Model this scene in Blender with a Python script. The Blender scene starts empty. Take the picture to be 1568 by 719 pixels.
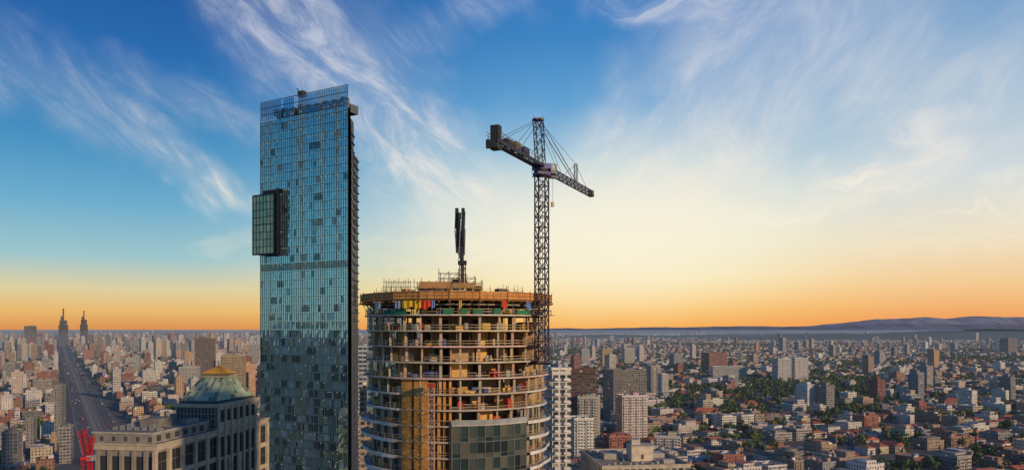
import bpy, math, random
import numpy as np
from mathutils import Vector
R_=random.Random(7)
scene=bpy.context.scene
CZ=130.0; HY=504.0; F=1200.0
def PX(px,Y): return (px-784.0)/F*Y
def PZ(py,Y): return CZ-(py-HY)/F*Y
def s2l(c):
    return tuple(((v/255.0)/12.92 if v/255.0<=0.04045 else (((v/255.0)+0.055)/1.055)**2.4) for v in c)

# ---------------- camera
cam=bpy.data.cameras.new("camera"); co=bpy.data.objects.new("camera",cam)
scene.collection.objects.link(co); scene.camera=co
co.location=(0,0,CZ); co.rotation_euler=(math.radians(90),0,0)
cam.sensor_width=36; cam.lens=F/1568*36; cam.shift_y=(HY-359.5)/1568
cam.clip_start=1; cam.clip_end=150000
scene.view_settings.view_transform='Standard'
scene.view_settings.look='None'; scene.view_settings.exposure=0

# ---------------- node helpers
class G:
    def __init__(s,nt): s.nt=nt
    def n(s,t,**k):
        x=s.nt.nodes.new(t)
        for a,b in k.items(): setattr(x,a,b)
        return x
    def set(s,inp,v):
        if isinstance(v,bpy.types.NodeSocket): s.nt.links.new(v,inp)
        else: inp.default_value=v
    def m(s,op,a,b=None,c=None,clamp=False):
        x=s.n('ShaderNodeMath',operation=op,use_clamp=clamp)
        s.set(x.inputs[0],a)
        if b is not None: s.set(x.inputs[1],b)
        if c is not None: s.set(x.inputs[2],c)
        return x.outputs[0]
    def mr(s,v,a,b,c=0.0,d=1.0,smooth=True):
        x=s.n('ShaderNodeMapRange'); x.interpolation_type='SMOOTHSTEP' if smooth else 'LINEAR'
        s.set(x.inputs[0],v)
        for i,q in enumerate((a,b,c,d)): x.inputs[i+1].default_value=q
        return x.outputs[0]
    def mix(s,f,a,b,mode='MIX'):
        x=s.n('ShaderNodeMix',data_type='RGBA',blend_type=mode)
        s.set(x.inputs[0],f)
        for i,v in ((6,a),(7,b)):
            if isinstance(v,tuple) and len(v)==3: v=v+(1,)
            s.set(x.inputs[i],v)
        return x.outputs[2]
    def noise(s,vec,scale,detail=4,rough=.5,dist=0):
        x=s.n('ShaderNodeTexNoise'); 
        if vec is not None: s.set(x.inputs['Vector'],vec)
        x.inputs['Scale'].default_value=scale; x.inputs['Detail'].default_value=detail
        x.inputs['Roughness'].default_value=rough; x.inputs['Distortion'].default_value=dist
        return x.outputs[0]
    def ramp(s,f,stops):
        x=s.n('ShaderNodeValToRGB'); cr=x.color_ramp
        while len(cr.elements)<len(stops): cr.elements.new(0.5)
        for e,(p,c) in zip(cr.elements,stops):
            e.position=p; e.color=c+(1,)
        s.set(x.inputs[0],f); return x.outputs[0]

def newmat(name):
    m=bpy.data.materials.new(name); m.use_nodes=True
    nt=m.node_tree; b=nt.nodes['Principled BSDF']
    return m,G(nt),b
def pm(name,col,rough=.8,var=.25,scale=.5,metal=0.0,col2=None,emis=0):
    m,g,b=newmat(name)
    tc=g.n('ShaderNodeTexCoord').outputs['Object']
    f=g.noise(tc,scale,5,.6)
    f=g.mr(f,.3,.7,0,1)
    c2=col2 if col2 else tuple(v*(1-var) for v in col)
    c=g.mix(f,tuple(min(1,v*(1+var*.4)) for v in col),c2)
    g.set(b.inputs['Base Color'],c); b.inputs['Roughness'].default_value=rough
    b.inputs['Metallic'].default_value=metal
    if emis:
        b.inputs['Emission Color'].default_value=col+(1,); b.inputs['Emission Strength'].default_value=emis
        m.cycles.emission_sampling='NONE'
    return m
def cm(name,rough=.85,scale=.3,var=.3,tint=None,metal=0):
    m,g,b=newmat(name)
    a=g.n('ShaderNodeAttribute',attribute_name='Col').outputs[0]
    tc=g.n('ShaderNodeTexCoord').outputs['Object']
    f=g.mr(g.noise(tc,scale,4,.65),.3,.7,1-var,1.1)
    x=g.n('ShaderNodeVectorMath',operation='SCALE'); g.set(x.inputs[0],a); g.set(x.inputs['Scale'],f)
    g.set(b.inputs['Base Color'],x.outputs[0]); b.inputs['Roughness'].default_value=rough
    b.inputs['Metallic'].default_value=metal
    return m
def facade(name,cw=3.0,ch=3.1,lit=.99):
    m,g,b=newmat(name)
    at=g.n('ShaderNodeAttribute',attribute_name='Col'); a=at.outputs[0]; st=at.outputs['Alpha']
    uv=g.n('ShaderNodeUVMap'); sp=g.n('ShaderNodeSeparateXYZ'); g.set(sp.inputs[0],uv.outputs[0])
    u=g.m('DIVIDE',sp.outputs[0],cw); v=g.m('DIVIDE',sp.outputs[1],ch)
    fu=g.m('FRACT',u); fv=g.m('FRACT',v)
    w=g.m('MULTIPLY_ADD',st,.28,.16)
    mu=g.m('LESS_THAN',g.m('ABSOLUTE',g.m('SUBTRACT',fu,.5)),w)
    mv=g.m('LESS_THAN',g.m('ABSOLUTE',g.m('SUBTRACT',fv,.52)),.25)
    mask=g.m('MULTIPLY',mu,mv)
    cb=g.n('ShaderNodeCombineXYZ'); g.set(cb.inputs[0],g.m('FLOOR',u)); g.set(cb.inputs[1],g.m('FLOOR',v)); g.set(cb.inputs[2],g.m('MULTIPLY',st,37.0))
    wn=g.n('ShaderNodeTexWhiteNoise'); g.set(wn.inputs['Vector'],cb.outputs[0]); rnd=wn.outputs[0]
    glass=g.ramp(rnd,[(0,(.015,.02,.03)),(.5,(.04,.055,.07)),(.8,(.12,.135,.14)),(1,(.3,.28,.24))])
    tc=g.n('ShaderNodeTexCoord').outputs['Object']
    f=g.mr(g.noise(tc,.12,4,.7),.3,.7,.72,1.08)
    x=g.n('ShaderNodeVectorMath',operation='SCALE'); g.set(x.inputs[0],a); g.set(x.inputs['Scale'],f)
    sl=g.m('LESS_THAN',fv,.07)
    wall=g.mix(g.m('MULTIPLY',sl,.35),x.outputs[0],(.1,.1,.1))
    g.set(b.inputs['Base Color'],g.mix(mask,wall,glass))
    g.set(b.inputs['Roughness'],g.m('MULTIPLY_ADD',mask,-.65,.85))
    b.inputs['Emission Color'].default_value=(1,.62,.25,1)
    g.set(b.inputs['Emission Strength'],g.m('MULTIPLY',g.m('MULTIPLY',g.m('GREATER_THAN',rnd,lit),mask),.5))
    m.cycles.emission_sampling='NONE'
    return m

M={}
M['fac']=facade('building_facade')
M['roof']=cm('building_roof',scale=.15)
M['paint']=cm('painted_surface',scale=.4,var=.25)
M['metal']=cm('painted_steel',rough=.5,scale=.8,var=.3,metal=.2)

# ---------------- mesh builder
class MB:
    def __init__(s): s.V=[];s.F=[];s.MI=[];s.UV=[];s.C=[]
    def quad(s,pts,mi=0,col=(.5,.5,.5,.5),uv=None):
        b=len(s.V); s.V.extend(pts); n=len(pts); s.F.append(tuple(range(b,b+n))); s.MI.append(mi)
        if len(col)==3: col=(*col,.5)
        s.C.extend([col]*n); s.UV.extend(uv if uv else [(0,0)]*n)
    def prism(s,poly,z0,z1,mi=0,mr=None,col=(.5,.5,.5,.5),colr=None,bottom=False,top=True,uo=0):
        if mr is None: mr=mi
        if colr is None: colr=col
        n=len(poly); u=uo
        for i in range(n):
            a=poly[i]; c=poly[(i+1)%n]; L=math.hypot(c[0]-a[0],c[1]-a[1])
            s.quad([(a[0],a[1],z0),(c[0],c[1],z0),(c[0],c[1],z1),(a[0],a[1],z1)],mi,col,[(u,z0),(u+L,z0),(u+L,z1),(u,z1)])
            u+=math.ceil(L/3)*3
        if top: s.quad([(p[0],p[1],z1) for p in poly],mr,colr,[(p[0],p[1]) for p in poly])
        if bottom: s.quad([(p[0],p[1],z0) for p in reversed(poly)],mr,colr,[(p[0],p[1]) for p in reversed(poly)])
    def box(s,cx,cy,z0,sx,sy,h,rot=0,mi=0,mr=None,col=(.5,.5,.5,.5),colr=None,bottom=False):
        c,q=math.cos(rot),math.sin(rot)
        poly=[(cx+dx*c-dy*q,cy+dx*q+dy*c) for dx,dy in ((-sx/2,-sy/2),(sx/2,-sy/2),(sx/2,sy/2),(-sx/2,sy/2))]
        s.prism(poly,z0,z0+h,mi,mr,col,colr,bottom)
        return poly
    def hip(s,cx,cy,z,sx,sy,h,rot,mi,col,gable=False):
        c,q=math.cos(rot),math.sin(rot)
        def T(dx,dy,zz): return (cx+dx*c-dy*q,cy+dx*q+dy*c,zz)
        a,b=sx/2+.4,sy/2+.4
        if sx>=sy:
            r=a if gable else a-b*.9; r1,r2=T(-r,0,z+h),T(r,0,z+h)
        else:
            r=b if gable else b-a*.9; r1,r2=T(0,-r,z+h),T(0,r,z+h)
        p=[T(-a,-b,z),T(a,-b,z),T(a,b,z),T(-a,b,z)]
        if sx>=sy:
            s.quad([p[0],p[1],r2,r1],mi,col); s.quad([p[2],p[3],r1,r2],mi,col)
            s.quad([p[1],p[2],r2],mi,col); s.quad([p[3],p[0],r1],mi,col)
        else:
            s.quad([p[1],p[2],r2,r1],mi,col); s.quad([p[3],p[0],r1,r2],mi,col)
            s.quad([p[0],p[1],r1],mi,col); s.quad([p[2],p[3],r2],mi,col)
    def beam(s,p0,p1,w,mi=0,col=(.5,.5,.5),h=None):
        p0=Vector(p0);p1=Vector(p1);d=p1-p0
        if d.length<1e-6: return
        d.normalize(); up=Vector((0,0,1)) if abs(d.z)<.95 else Vector((0,1,0))
        a=d.cross(up).normalized(); b=a.cross(d).normalized()
        if h is None: h=w
        a*=w/2; b*=h/2
        o=[-a-b,a-b,a+b,-a+b]
        A=[tuple(p0+k) for k in o]; B=[tuple(p1+k) for k in o]
        for i in range(4):
            j=(i+1)%4; s.quad([A[i],A[j],B[j],B[i]],mi,col)
        s.quad(A[::-1],mi,col); s.quad(B,mi,col)
    def lattice(s,p0,p1,w,seg,t,col,mi=0,tri=False,w2=None,side=None):
        p0=Vector(p0);p1=Vector(p1);d=(p1-p0);L=d.length;d.normalize()
        up=Vector(side) if side else (Vector((0,0,1)) if abs(d.z)<.9 else Vector((0,1,0)))
        a=d.cross(up).normalized(); b=a.cross(d).normalized()
        if w2 is None: w2=w
        if tri: offs=[-a*w/2-b*w2/2,a*w/2-b*w2/2,b*w2/2]
        else: offs=[-a*w/2-b*w2/2,a*w/2-b*w2/2,a*w/2+b*w2/2,-a*w/2+b*w2/2]
        n=max(1,round(L/seg)); k=len(offs)
        for o in offs: s.beam(p0+o,p1+o,t,mi,col)
        for i in range(n):
            q0=p0+d*(L*i/n); q1=p0+d*(L*(i+1)/n)
            for j in range(k):
                o1=offs[j];o2=offs[(j+1)%k]
                s.beam(q0+o1,q0+o2,t*.55,mi,col)
                if i%2: s.beam(q0+o1,q1+o2,t*.55,mi,col)
                else: s.beam(q0+o2,q1+o1,t*.55,mi,col)
        for j in range(k): s.beam(p1+offs[j],p1+offs[(j+1)%k],t*.55,mi,col)
    def arc(s,cx,cy,r0,r1,a0,a1,z0,z1,mi,col,n=None,colt=None,colb=None):
        if n is None: n=max(1,int(abs(a1-a0)/math.radians(6)))
        pt=lambda r,a,z:(cx+r*math.sin(a),cy-r*math.cos(a),z)
        u=0
        for i in range(n):
            a=a0+(a1-a0)*i/n;b=a0+(a1-a0)*(i+1)/n; du=r1*(b-a)
            s.quad([pt(r1,a,z0),pt(r1,b,z0),pt(r1,b,z1),pt(r1,a,z1)],mi,col,[(u,z0),(u+du,z0),(u+du,z1),(u,z1)])
            if r0>0:
                s.quad([pt(r0,b,z0),pt(r0,a,z0),pt(r0,a,z1),pt(r0,b,z1)],mi,col,[(u,z0),(u+du,z0),(u+du,z1),(u,z1)])
            s.quad([pt(r0,a,z1),pt(r1,a,z1),pt(r1,b,z1),pt(r0,b,z1)] if r0>0 else [pt(0,a,z1),pt(r1,a,z1),pt(r1,b,z1)],mi,colt or col)
            s.quad([pt(r1,a,z0),pt(r0,a,z0),pt(r0,b,z0),pt(r1,b,z0)] if r0>0 else [pt(r1,a,z0),pt(0,a,z0),pt(r1,b,z0)],mi,colb or col)
            u+=du
        if abs(a1-a0)<6.2 and r0>0:
            for a in (a0,a1): s.quad([pt(r0,a,z0),pt(r1,a,z0),pt(r1,a,z1),pt(r0,a,z1)],mi,col)
    def build(s,name,mats,parent=None):
        me=bpy.data.meshes.new(name); me.from_pydata(s.V,[],s.F)
        for m in mats: me.materials.append(m)
        me.polygons.foreach_set('material_index',s.MI)
        uv=me.uv_layers.new(name='UVMap'); uv.data.foreach_set('uv',np.array(s.UV,dtype=np.float32).ravel())
        ca=me.color_attributes.new('Col','FLOAT_COLOR','CORNER'); ca.data.foreach_set('color',np.array(s.C,dtype=np.float32).ravel())
        me.update()
        ob=bpy.data.objects.new(name,me); scene.collection.objects.link(ob)
        if parent: ob.parent=parent
        return ob
def empty(name,loc=(0,0,0)):
    e=bpy.data.objects.new(name,None); scene.collection.objects.link(e); return e
STD=[M['fac'],M['roof'],M['paint'],M['metal']]

# ---------------- world
def make_world():
    w=bpy.data.worlds.new("World"); scene.world=w; w.use_nodes=True
    nt=w.node_tree; nt.nodes.clear(); g=G(nt)
    gen=g.n('ShaderNodeTexCoord').outputs['Generated']
    sp=g.n('ShaderNodeSeparateXYZ'); g.set(sp.inputs[0],gen)
    az=g.m('ARCTAN2',sp.outputs[0],sp.outputs[1]); el=g.m('ARCSINE',sp.outputs[2])
    U=g.m('MULTIPLY',az,F); Vv=g.m('MULTIPLY',el,F)
    cb=g.n('ShaderNodeCombineXYZ'); g.set(cb.inputs[0],U); g.set(cb.inputs[1],Vv); vec=cb.outputs[0]
    fac=g.m('DIVIDE',g.m('MULTIPLY',el,57.2958),40.0,clamp=True)
    def E(py): return max(0,math.degrees(math.atan((HY-py)/F))/40)
    def rp(l): return g.ramp(fac,[(E(p),s2l(c)) for p,c in l]+[(1,s2l((30,78,140)))])
    left=rp([(504,(220,146,80)),(478,(236,186,110)),(448,(222,208,160)),(405,(158,198,204)),(330,(106,172,206)),(250,(66,144,194)),(120,(34,106,176)),(0,(22,84,154))])
    cen=rp([(504,(250,174,84)),(470,(254,208,124)),(425,(254,236,182)),(340,(230,235,224)),(260,(164,204,222)),(160,(96,162,212)),(60,(62,134,198)),(0,(52,124,192))])
    rig=rp([(504,(238,144,76)),(478,(246,176,106)),(440,(248,206,150)),(385,(242,226,196)),(300,(206,218,224)),(200,(152,188,216)),(100,(112,162,206)),(0,(92,146,198))])
    back=rp([(504,(176,188,180)),(440,(156,196,200)),(380,(132,188,206)),(300,(106,170,202)),(200,(74,142,190)),(100,(46,112,170)),(0,(30,90,152))])
    c=g.mix(g.mr(U,-520,120),left,cen); c=g.mix(g.mr(U,180,640),c,rig)
    mp=g.n('ShaderNodeMapping',vector_type='TEXTURE'); g.set(mp.inputs[0],vec)
    mp.inputs['Location'].default_value=(190,155,0); mp.inputs['Scale'].default_value=(400,160,1)
    ln=g.n('ShaderNodeVectorMath',operation='LENGTH'); g.set(ln.inputs[0],mp.outputs[0])
    c=g.mix(g.mr(ln.outputs['Value'],1.0,0.0,0,.75),c,s2l((255,248,222)))
    wz=g.n('ShaderNodeTexNoise'); g.set(wz.inputs['Vector'],vec); wz.inputs['Scale'].default_value=.011; wz.inputs['Detail'].default_value=2
    wv=g.n('ShaderNodeVectorMath',operation='MULTIPLY_ADD'); g.set(wv.inputs[0],wz.outputs[1]); wv.inputs[1].default_value=(120,120,0); g.set(wv.inputs[2],vec)
    sb=g.n('ShaderNodeVectorMath',operation='SUBTRACT'); g.set(sb.inputs[0],wv.outputs[0]); sb.inputs[1].default_value=(60,60,0)
    def layer(rot,sc,lo,hi,dist,seed,patches,veil=.25,rough=.6):
        mp=g.n('ShaderNodeMapping',vector_type='TEXTURE'); g.set(mp.inputs[0],sb.outputs[0] if seed>6 else vec)
        mp.inputs['Rotation'].default_value=(0,0,math.radians(rot)); mp.inputs['Scale'].default_value=(sc[0],sc[1],1)
        mp.inputs['Location'].default_value=(seed*310,seed*170,0)
        nz=g.noise(mp.outputs[0],1.0,7,rough,dist)
        cl=g.mr(nz,lo,hi)
        tot=None
        for (x,y,L,W,ang,s) in patches:
            d=math.atan((x-784)/F); u0=d*F; v0=math.atan((HY-y)/F*math.cos(d))*F
            mp=g.n('ShaderNodeMapping',vector_type='TEXTURE'); g.set(mp.inputs[0],sb.outputs[0])
            mp.inputs['Location'].default_value=(u0,v0,0); mp.inputs['Rotation'].default_value=(0,0,math.radians(ang)); mp.inputs['Scale'].default_value=(L,W,1)
            ln=g.n('ShaderNodeVectorMath',operation='LENGTH'); g.set(ln.inputs[0],mp.outputs[0])
            v=g.mr(ln.outputs['Value'],1.3,.05,0,s)
            tot=v if tot is None else g.m('ADD',tot,v)
        tot=g.m('MINIMUM',tot,1.0)
        return g.m('MULTIPLY',tot,g.m('MULTIPLY_ADD',cl,1-veil,veil))
    A=layer(-40,(130,44),.38,.76,.8,1.3,[(420,40,240,70,-35,.95),(590,150,210,95,-48,1.0),(670,270,150,80,-55,.8),(310,262,150,34,-34,.9),(90,130,190,60,-22,.5),(330,150,130,34,-15,.7),(700,20,150,40,15,.6)],.22,.68)
    B=layer(44,(170,78),.34,.78,.7,4.1,[(1060,190,350,150,52,1.0),(960,330,220,140,45,.8),(1240,70,230,110,38,.9),(1450,150,220,150,30,.7),(760,330,150,120,60,.5)],.42,.68)
    C=layer(8,(220,34),.4,.7,.9,7.7,[(1010,6,160,30,-6,1.0),(1340,268,130,30,10,.9),(1200,325,140,34,22,.95),(1500,315,140,44,14,.8),(1430,205,80,26,-25,.6),(340,374,60,15,0,.5),(620,400,230,34,3,.5),(900,385,270,60,4,.6)],.22,.68)
    al=g.m('MINIMUM',g.m('ADD',g.m('ADD',g.m('MULTIPLY',A,.8),g.m('MULTIPLY',B,.76)),g.m('MULTIPLY',C,.75)),.9)
    up=g.mr(sp.outputs[2],.6,.3)
    cc=g.ramp(fac,[(0,s2l((255,216,150))),(E(400),s2l((255,244,214))),(E(250),s2l((246,238,228))),(E(60),s2l((216,219,229))),(1,s2l((200,205,220)))])
    c=g.mix(g.m('MULTIPLY',al,up),c,cc)
    bk=g.mr(g.m('ABSOLUTE',az),.75,1.5); c=g.mix(bk,c,back)
    bg=g.n('ShaderNodeBackground'); g.set(bg.inputs[0],c); bg.inputs[1].default_value=1.0
    sky=g.n('ShaderNodeTexSky',sky_type='NISHITA'); sky.sun_disc=False
    sky.sun_elevation=SUN_EL; sky.sun_rotation=SUN_AZ
    bg2=g.n('ShaderNodeBackground'); g.set(bg2.inputs[0],sky.outputs[0]); bg2.inputs[1].default_value=.08
    ms=g.n('ShaderNodeMixShader'); ms.inputs[0].default_value=.05
    nt.links.new(bg.outputs[0],ms.inputs[1]); nt.links.new(bg2.outputs[0],ms.inputs[2])
    out=g.n('ShaderNodeOutputWorld'); nt.links.new(ms.outputs[0],out.inputs[0])
SUN_EL=math.radians(16); SUN_AZ=math.radians(134)
make_world()
sl=bpy.data.lights.new("sun",'SUN'); sl.energy=3.1; sl.angle=math.radians(2.0); sl.color=(1,.7,.42)
so=bpy.data.objects.new("sun",sl); scene.collection.objects.link(so)
ds=Vector((math.sin(SUN_AZ)*math.cos(SUN_EL),math.cos(SUN_AZ)*math.cos(SUN_EL),math.sin(SUN_EL)))
so.rotation_euler=ds.to_track_quat('Z','Y').to_euler(); so.location=ds*500

# ---------------- haze (thin homogeneous layer)
hz=MB(); hz.box(0,30000,-30,140000,70000,150,0,0,0,bottom=True)
m=bpy.data.materials.new('haze'); m.use_nodes=True; nt=m.node_tree; nt.nodes.clear(); g=G(nt)
ab=g.n('ShaderNodeVolumeAbsorption'); ab.inputs[0].default_value=(0,0,0,1); DA=1/21000.; ab.inputs[1].default_value=DA
em=g.n('ShaderNodeEmission'); em.inputs[0].default_value=s2l((118,127,142))+(1,); em.inputs[1].default_value=DA
ad=g.n('ShaderNodeAddShader'); nt.links.new(ab.outputs[0],ad.inputs[0]); nt.links.new(em.outputs[0],ad.inputs[1])
ou=g.n('ShaderNodeOutputMaterial'); nt.links.new(ad.outputs[0],ou.inputs['Volume'])
m.cycles.emission_sampling='NONE'
hz.build('atmospheric_haze',[m])

# ---------------- ground
m,g,b=newmat('ground_city')
pos=g.n('ShaderNodeNewGeometry').outputs['Position']
vo=g.n('ShaderNodeTexVoronoi'); g.set(vo.inputs['Vector'],pos); vo.inputs['Scale'].default_value=1/55.
sc=g.n('ShaderNodeSeparateColor'); g.set(sc.inputs[0],vo.outputs['Color'])
c=g.ramp(sc.outputs[0],[(0,(.035,.04,.035)),(.3,(.05,.055,.05)),(.5,(.06,.062,.065)),(.75,(.12,.115,.105)),(.9,(.22,.2,.18)),(1,(.4,.38,.35))])
big=g.mr(g.noise(pos,.0009,5,.6),.45,.62)
c=g.mix(g.m('MULTIPLY',big,.75),c,(.028,.042,.024))
dd=g.n('ShaderNodeVectorMath',operation='LENGTH'); g.set(dd.inputs[0],pos)
near=g.mr(dd.outputs['Value'],2500,5500)
c=g.mix(near,(.085,.083,.08),c)
g.set(b.inputs['Base Color'],c); b.inputs['Roughness'].default_value=.95
gb=MB(); gb.quad([(-70000,-6000,0),(70000,-6000,0),(70000,64000,0),(-70000,64000,0)],0)
gb.build('ground',[m])
# lake
m,g,b=newmat('lake_water'); b.inputs['Base Color'].default_value=(.05,.08,.1,1); b.inputs['Roughness'].default_value=.1
b.inputs['Specular IOR Level'].default_value=1.0
lk=MB(); Y0,Y1=17500,25500
lk.quad([(PX(845,Y0),Y0,3),(PX(1090,Y0),Y0,3),(PX(1120,Y1),Y1,3),(PX(835,Y1),Y1,3)],0); lk.build('lake',[m])
# hills
def hills(name,Y,pts,col,depth,seed,rough):
    xs=np.linspace(pts[0][0],pts[-1][0],260); ys=np.interp(xs,[p[0] for p in pts],[p[1] for p in pts])
    rr=random.Random(seed); ph=[rr.uniform(0,6) for _ in range(9)]
    mb=MB(); rows=[]
    prof=[(-1,0),(-.5,.45),(-.2,.8),(0,1),(.5,.5),(1,0)]
    for (dy,hf) in prof:
        row=[]
        for i,(x,y) in enumerate(zip(xs,ys)):
            n=sum(math.sin(x*.021*2**k+ph[k]+dy*3*(k+1))/1.7**k for k in range(6))
            z=max(-5,(PZ(y,Y)+n*rough)*hf) if hf>0 else -5
            row.append((PX(x,Y),Y+dy*depth+n*depth*.05,z))
        rows.append(row)
    for r in range(len(rows)-1):
        for i in range(len(xs)-1):
            mb.quad([rows[r][i],rows[r][i+1],rows[r+1][i+1],rows[r+1][i]],0)
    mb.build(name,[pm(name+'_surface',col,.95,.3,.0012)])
hills('mountain_ridge',42000,[(1130,504),(1240,499),(1290,494),(1340,488),(1380,486),(1420,485),(1450,488),(1500,484),(1540,485),(1700,487)],s2l((150,152,168)),4000,3,22)  # aerial haze painted into the ridge's blue-grey surface colour
hills('distant_hills',27000,[(820,504),(870,502),(930,501.5),(1000,500.5),(1080,500.5),(1180,499),(1300,497.5),(1400,495.5),(1480,496.5),(1568,495.5),(1750,496)],s2l((122,130,146)),1500,5,14)  # surface colour lightened to blend with the haze layer below the crests
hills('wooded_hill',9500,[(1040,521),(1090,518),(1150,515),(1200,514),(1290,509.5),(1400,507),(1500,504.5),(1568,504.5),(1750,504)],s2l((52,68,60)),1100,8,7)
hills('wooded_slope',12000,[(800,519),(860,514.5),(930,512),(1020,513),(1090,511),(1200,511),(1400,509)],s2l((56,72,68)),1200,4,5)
hills('plateau',30000,[(-200,508),(0,506.5),(200,506),(400,506.5),(560,505),(760,505.5),(850,506)],s2l((124,126,134)),2500,9,9)

# ---------------- hero exclusion
EX=[(-12.9,184,45),(-85,330,48),(-104,265,45),(-105,230,30),(6,172,12)]
HD=Vector((-.503,.864)); HP=Vector((-542,1026)); 
def on_road(x,y,w=34):
    d=Vector((x,y))-HP; t=d.dot(HD); n=abs(d.x*HD.y-d.y*HD.x); return t>-450 and n<w
def blocked(x,y,r):
    if on_road(x,y,30+r): return True
    for (a,b_,c_) in EX:
        if (x-a)**2+(y-b_)**2<(c_+r)**2: return True
    return False

# ---------------- generic towers
WHITE=(.66,.63,.59);CREAM=(.54,.46,.35);GREY=(.3,.3,.3);TAN=(.36,.28,.2);BRICK=(.3,.11,.07);DARK=(.1,.1,.11);BROWN=(.17,.09,.06);BLUE=(.16,.24,.3)
def tower(name,x0,x1,ytop,Y,depth=None,col=GREY,style='band',rot=0.0,win=.5,roofh=3.5,base=0):
    w=(x1-x0)/F*Y; X=PX((x0+x1)/2,Y); 
    if depth is None: depth=w*.8
    h=PZ(ytop,Y)
    wr=w if rot==0 else max(w*.45,(w-depth*abs(math.sin(rot)))/math.cos(rot))
    cy=Y+depth/2
    EX.append((X,cy,max(wr,depth)*.62))
    mb=MB(); c4=(*col,win)
    mb.box(X,cy,base,wr,depth,h-base,rot,0,1,c4,tuple(v*.6 for v in col))
    nf=int((h-base)/3.1); lc=tuple(min(.75,v*1.15) for v in col)
    if style in('band','balcony'):
        for k in range(1,nf+1):
            z=base+k*3.1
            mb.box(X,cy,z-.18,wr+.5,depth+.5,.3,rot,2,2,lc,bottom=True)
    if style=='balcony':
        c,q=math.cos(rot),math.sin(rot)
        nb=max(2,int(wr/7))
        for k in range(1,nf):
            z=base+k*3.1+.12
            for i in range(nb):
                u=(-.5+(i+.5)/nb)*wr
                for sgn in(-1,):
                    dx,dy=u,sgn*(depth/2+.9)
                    mb.box(X+dx*c-dy*q,cy+dx*q+dy*c,z,wr/nb*.55,1.5,1.0,rot,2,2,lc,bottom=True)
            dx,dy=wr/2+.8,0
            for sg in(-1,1): mb.box(X+sg*dx*c,cy+sg*dx*q,z,1.4,depth*.3,1.0,rot,2,2,lc,bottom=True)
    if style=='grid':
        n=max(3,int(wr/4)); c,q=math.cos(rot),math.sin(rot)
        for i in range(n+1):
            for sgn in(-1,1):
                dx,dy=(-.5+i/n)*wr,sgn*(depth/2+.15)
                mb.box(X+dx*c-dy*q,cy+dx*q+dy*c,base,.7,.5,h-base,rot,2,2,lc)
    c,q=math.cos(rot),math.sin(rot)
    for dx,dy,sx,sy in((0,-depth/2+.2,wr+.7,.4),(0,depth/2-.2,wr+.7,.4),(-wr/2+.2,0,.4,depth-.8),(wr/2-.2,0,.4,depth-.8)):
        mb.box(X+dx*c-dy*q,cy+dx*q+dy*c,h-.1,sx,sy,1.2,rot,2,2,lc)
    rr=random.Random(int(x0*7+Y))
    for i in range(rr.randint(2,3)):
        dx,dy=rr.uniform(-.25,.25)*wr,rr.uniform(-.25,.25)*depth
        mb.box(X+dx*c-dy*q,cy+dx*q+dy*c,h,wr*rr.uniform(.15,.4),depth*rr.uniform(.2,.4),roofh*rr.uniform(.5,1.1)+i*.11,rot,2,2,tuple(v*rr.uniform(.6,1) for v in col))
    mb.beam((X,cy,h),(X,cy,h+roofh*2.2),.25,3,(.1,.1,.1))
    return mb.build(name,STD)
T=tower
T('apartment_tower',836,874,566,330,22,WHITE,'balcony',.12,.8)
T('office_tower',563,606,474,430,20,(.18,.27,.34),'grid',.0,.9)
T('office_tower',546,588,531,560,30,(.42,.46,.5),'band',.05,1.0)
T('apartment_tower',546,572,596,470,20,(.5,.36,.24),'band',.1,.7)
T('apartment_tower',545,574,640,400,20,(.4,.32,.24),'band',.1,.7)
T('brick_office_building',864,918,567,900,35,BROWN,'band',-.15,.9)
T('office_tower',928,990,567,1080,40,(.22,.2,.18),'grid',.25,.9)
T('apartment_tower',946,992,606,905,24,(.62,.55,.52),'balcony',.2,.7)
T('apartment_tower',885,922,608,880,26,(.55,.5,.42),'balcony',-.2,.6)
T('apartment_tower',874,910,641,780,24,WHITE,'balcony',.15,.6)
T('apartment_tower',1189,1212,549,1880,34,(.6,.58,.55),'grid',.1,.7)
T('apartment_tower',1215,1238,548,1900,34,(.62,.6,.58),'grid',.1,.7)
T('apartment_tower',1078,1115,540,2300,45,(.27,.12,.09),'band',.3,.6)
T('apartment_tower',1092,1144,561,1950,30,(.5,.5,.48),'band',-.05,.8)
T('office_tower',1028,1046,541,2500,40,(.3,.32,.34),'grid',.2,.8)
T('office_tower',921,937,534,2600,35,(.5,.38,.2),'grid',.1,.6)
T('office_tower',955,972,533,2700,35,(.5,.48,.45),'grid',.1,.6)
T('office_tower',888,903,534,2900,35,(.42,.42,.42),'grid',.2,.6)
T('apartment_tower',993,1012,560,1500,24,(.4,.38,.34),'balcony',.2,.6)
T('apartment_tower',1010,1024,573,1450,20,(.52,.5,.46),'band',.2,.6)
T('apartment_building',992,1030,640,1020,22,(.45,.3,.24),'balcony',.1,.6)
T('apartment_building',925,968,668,860,22,(.38,.14,.1),'balcony',.25,.6)
T('apartment_building',1003,1048,668,830,26,(.55,.5,.46),'balcony',-.2,.6)
T('apartment_tower',296,322,518,2000,45,(.2,.15,.11),'grid',.1,.8)
T('office_tower',36,49,499,5000,55,(.2,.22,.25),'grid',.1,.8)
T('office_tower',198,212,545,2300,35,(.4,.4,.4),'grid',.3,.8)
T('office_tower',222,246,592,1500,30,(.11,.11,.13),'grid',.2,.9)
T('apartment_tower',272,300,562,1700,30,(.5,.46,.42),'band',.1,.7)
T('office_tower',336,368,545,1400,40,(.45,.33,.18),'band',.1,.7)
T('apartment_tower',372,396,527,2400,50,(.36,.35,.35),'grid',.3,.8)
T('apartment_tower',44,76,582,1500,34,(.35,.32,.29),'band',.3,.7)
T('apartment_tower',76,92,590,900,20,(.24,.23,.22),'grid',.3,.7)
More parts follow.
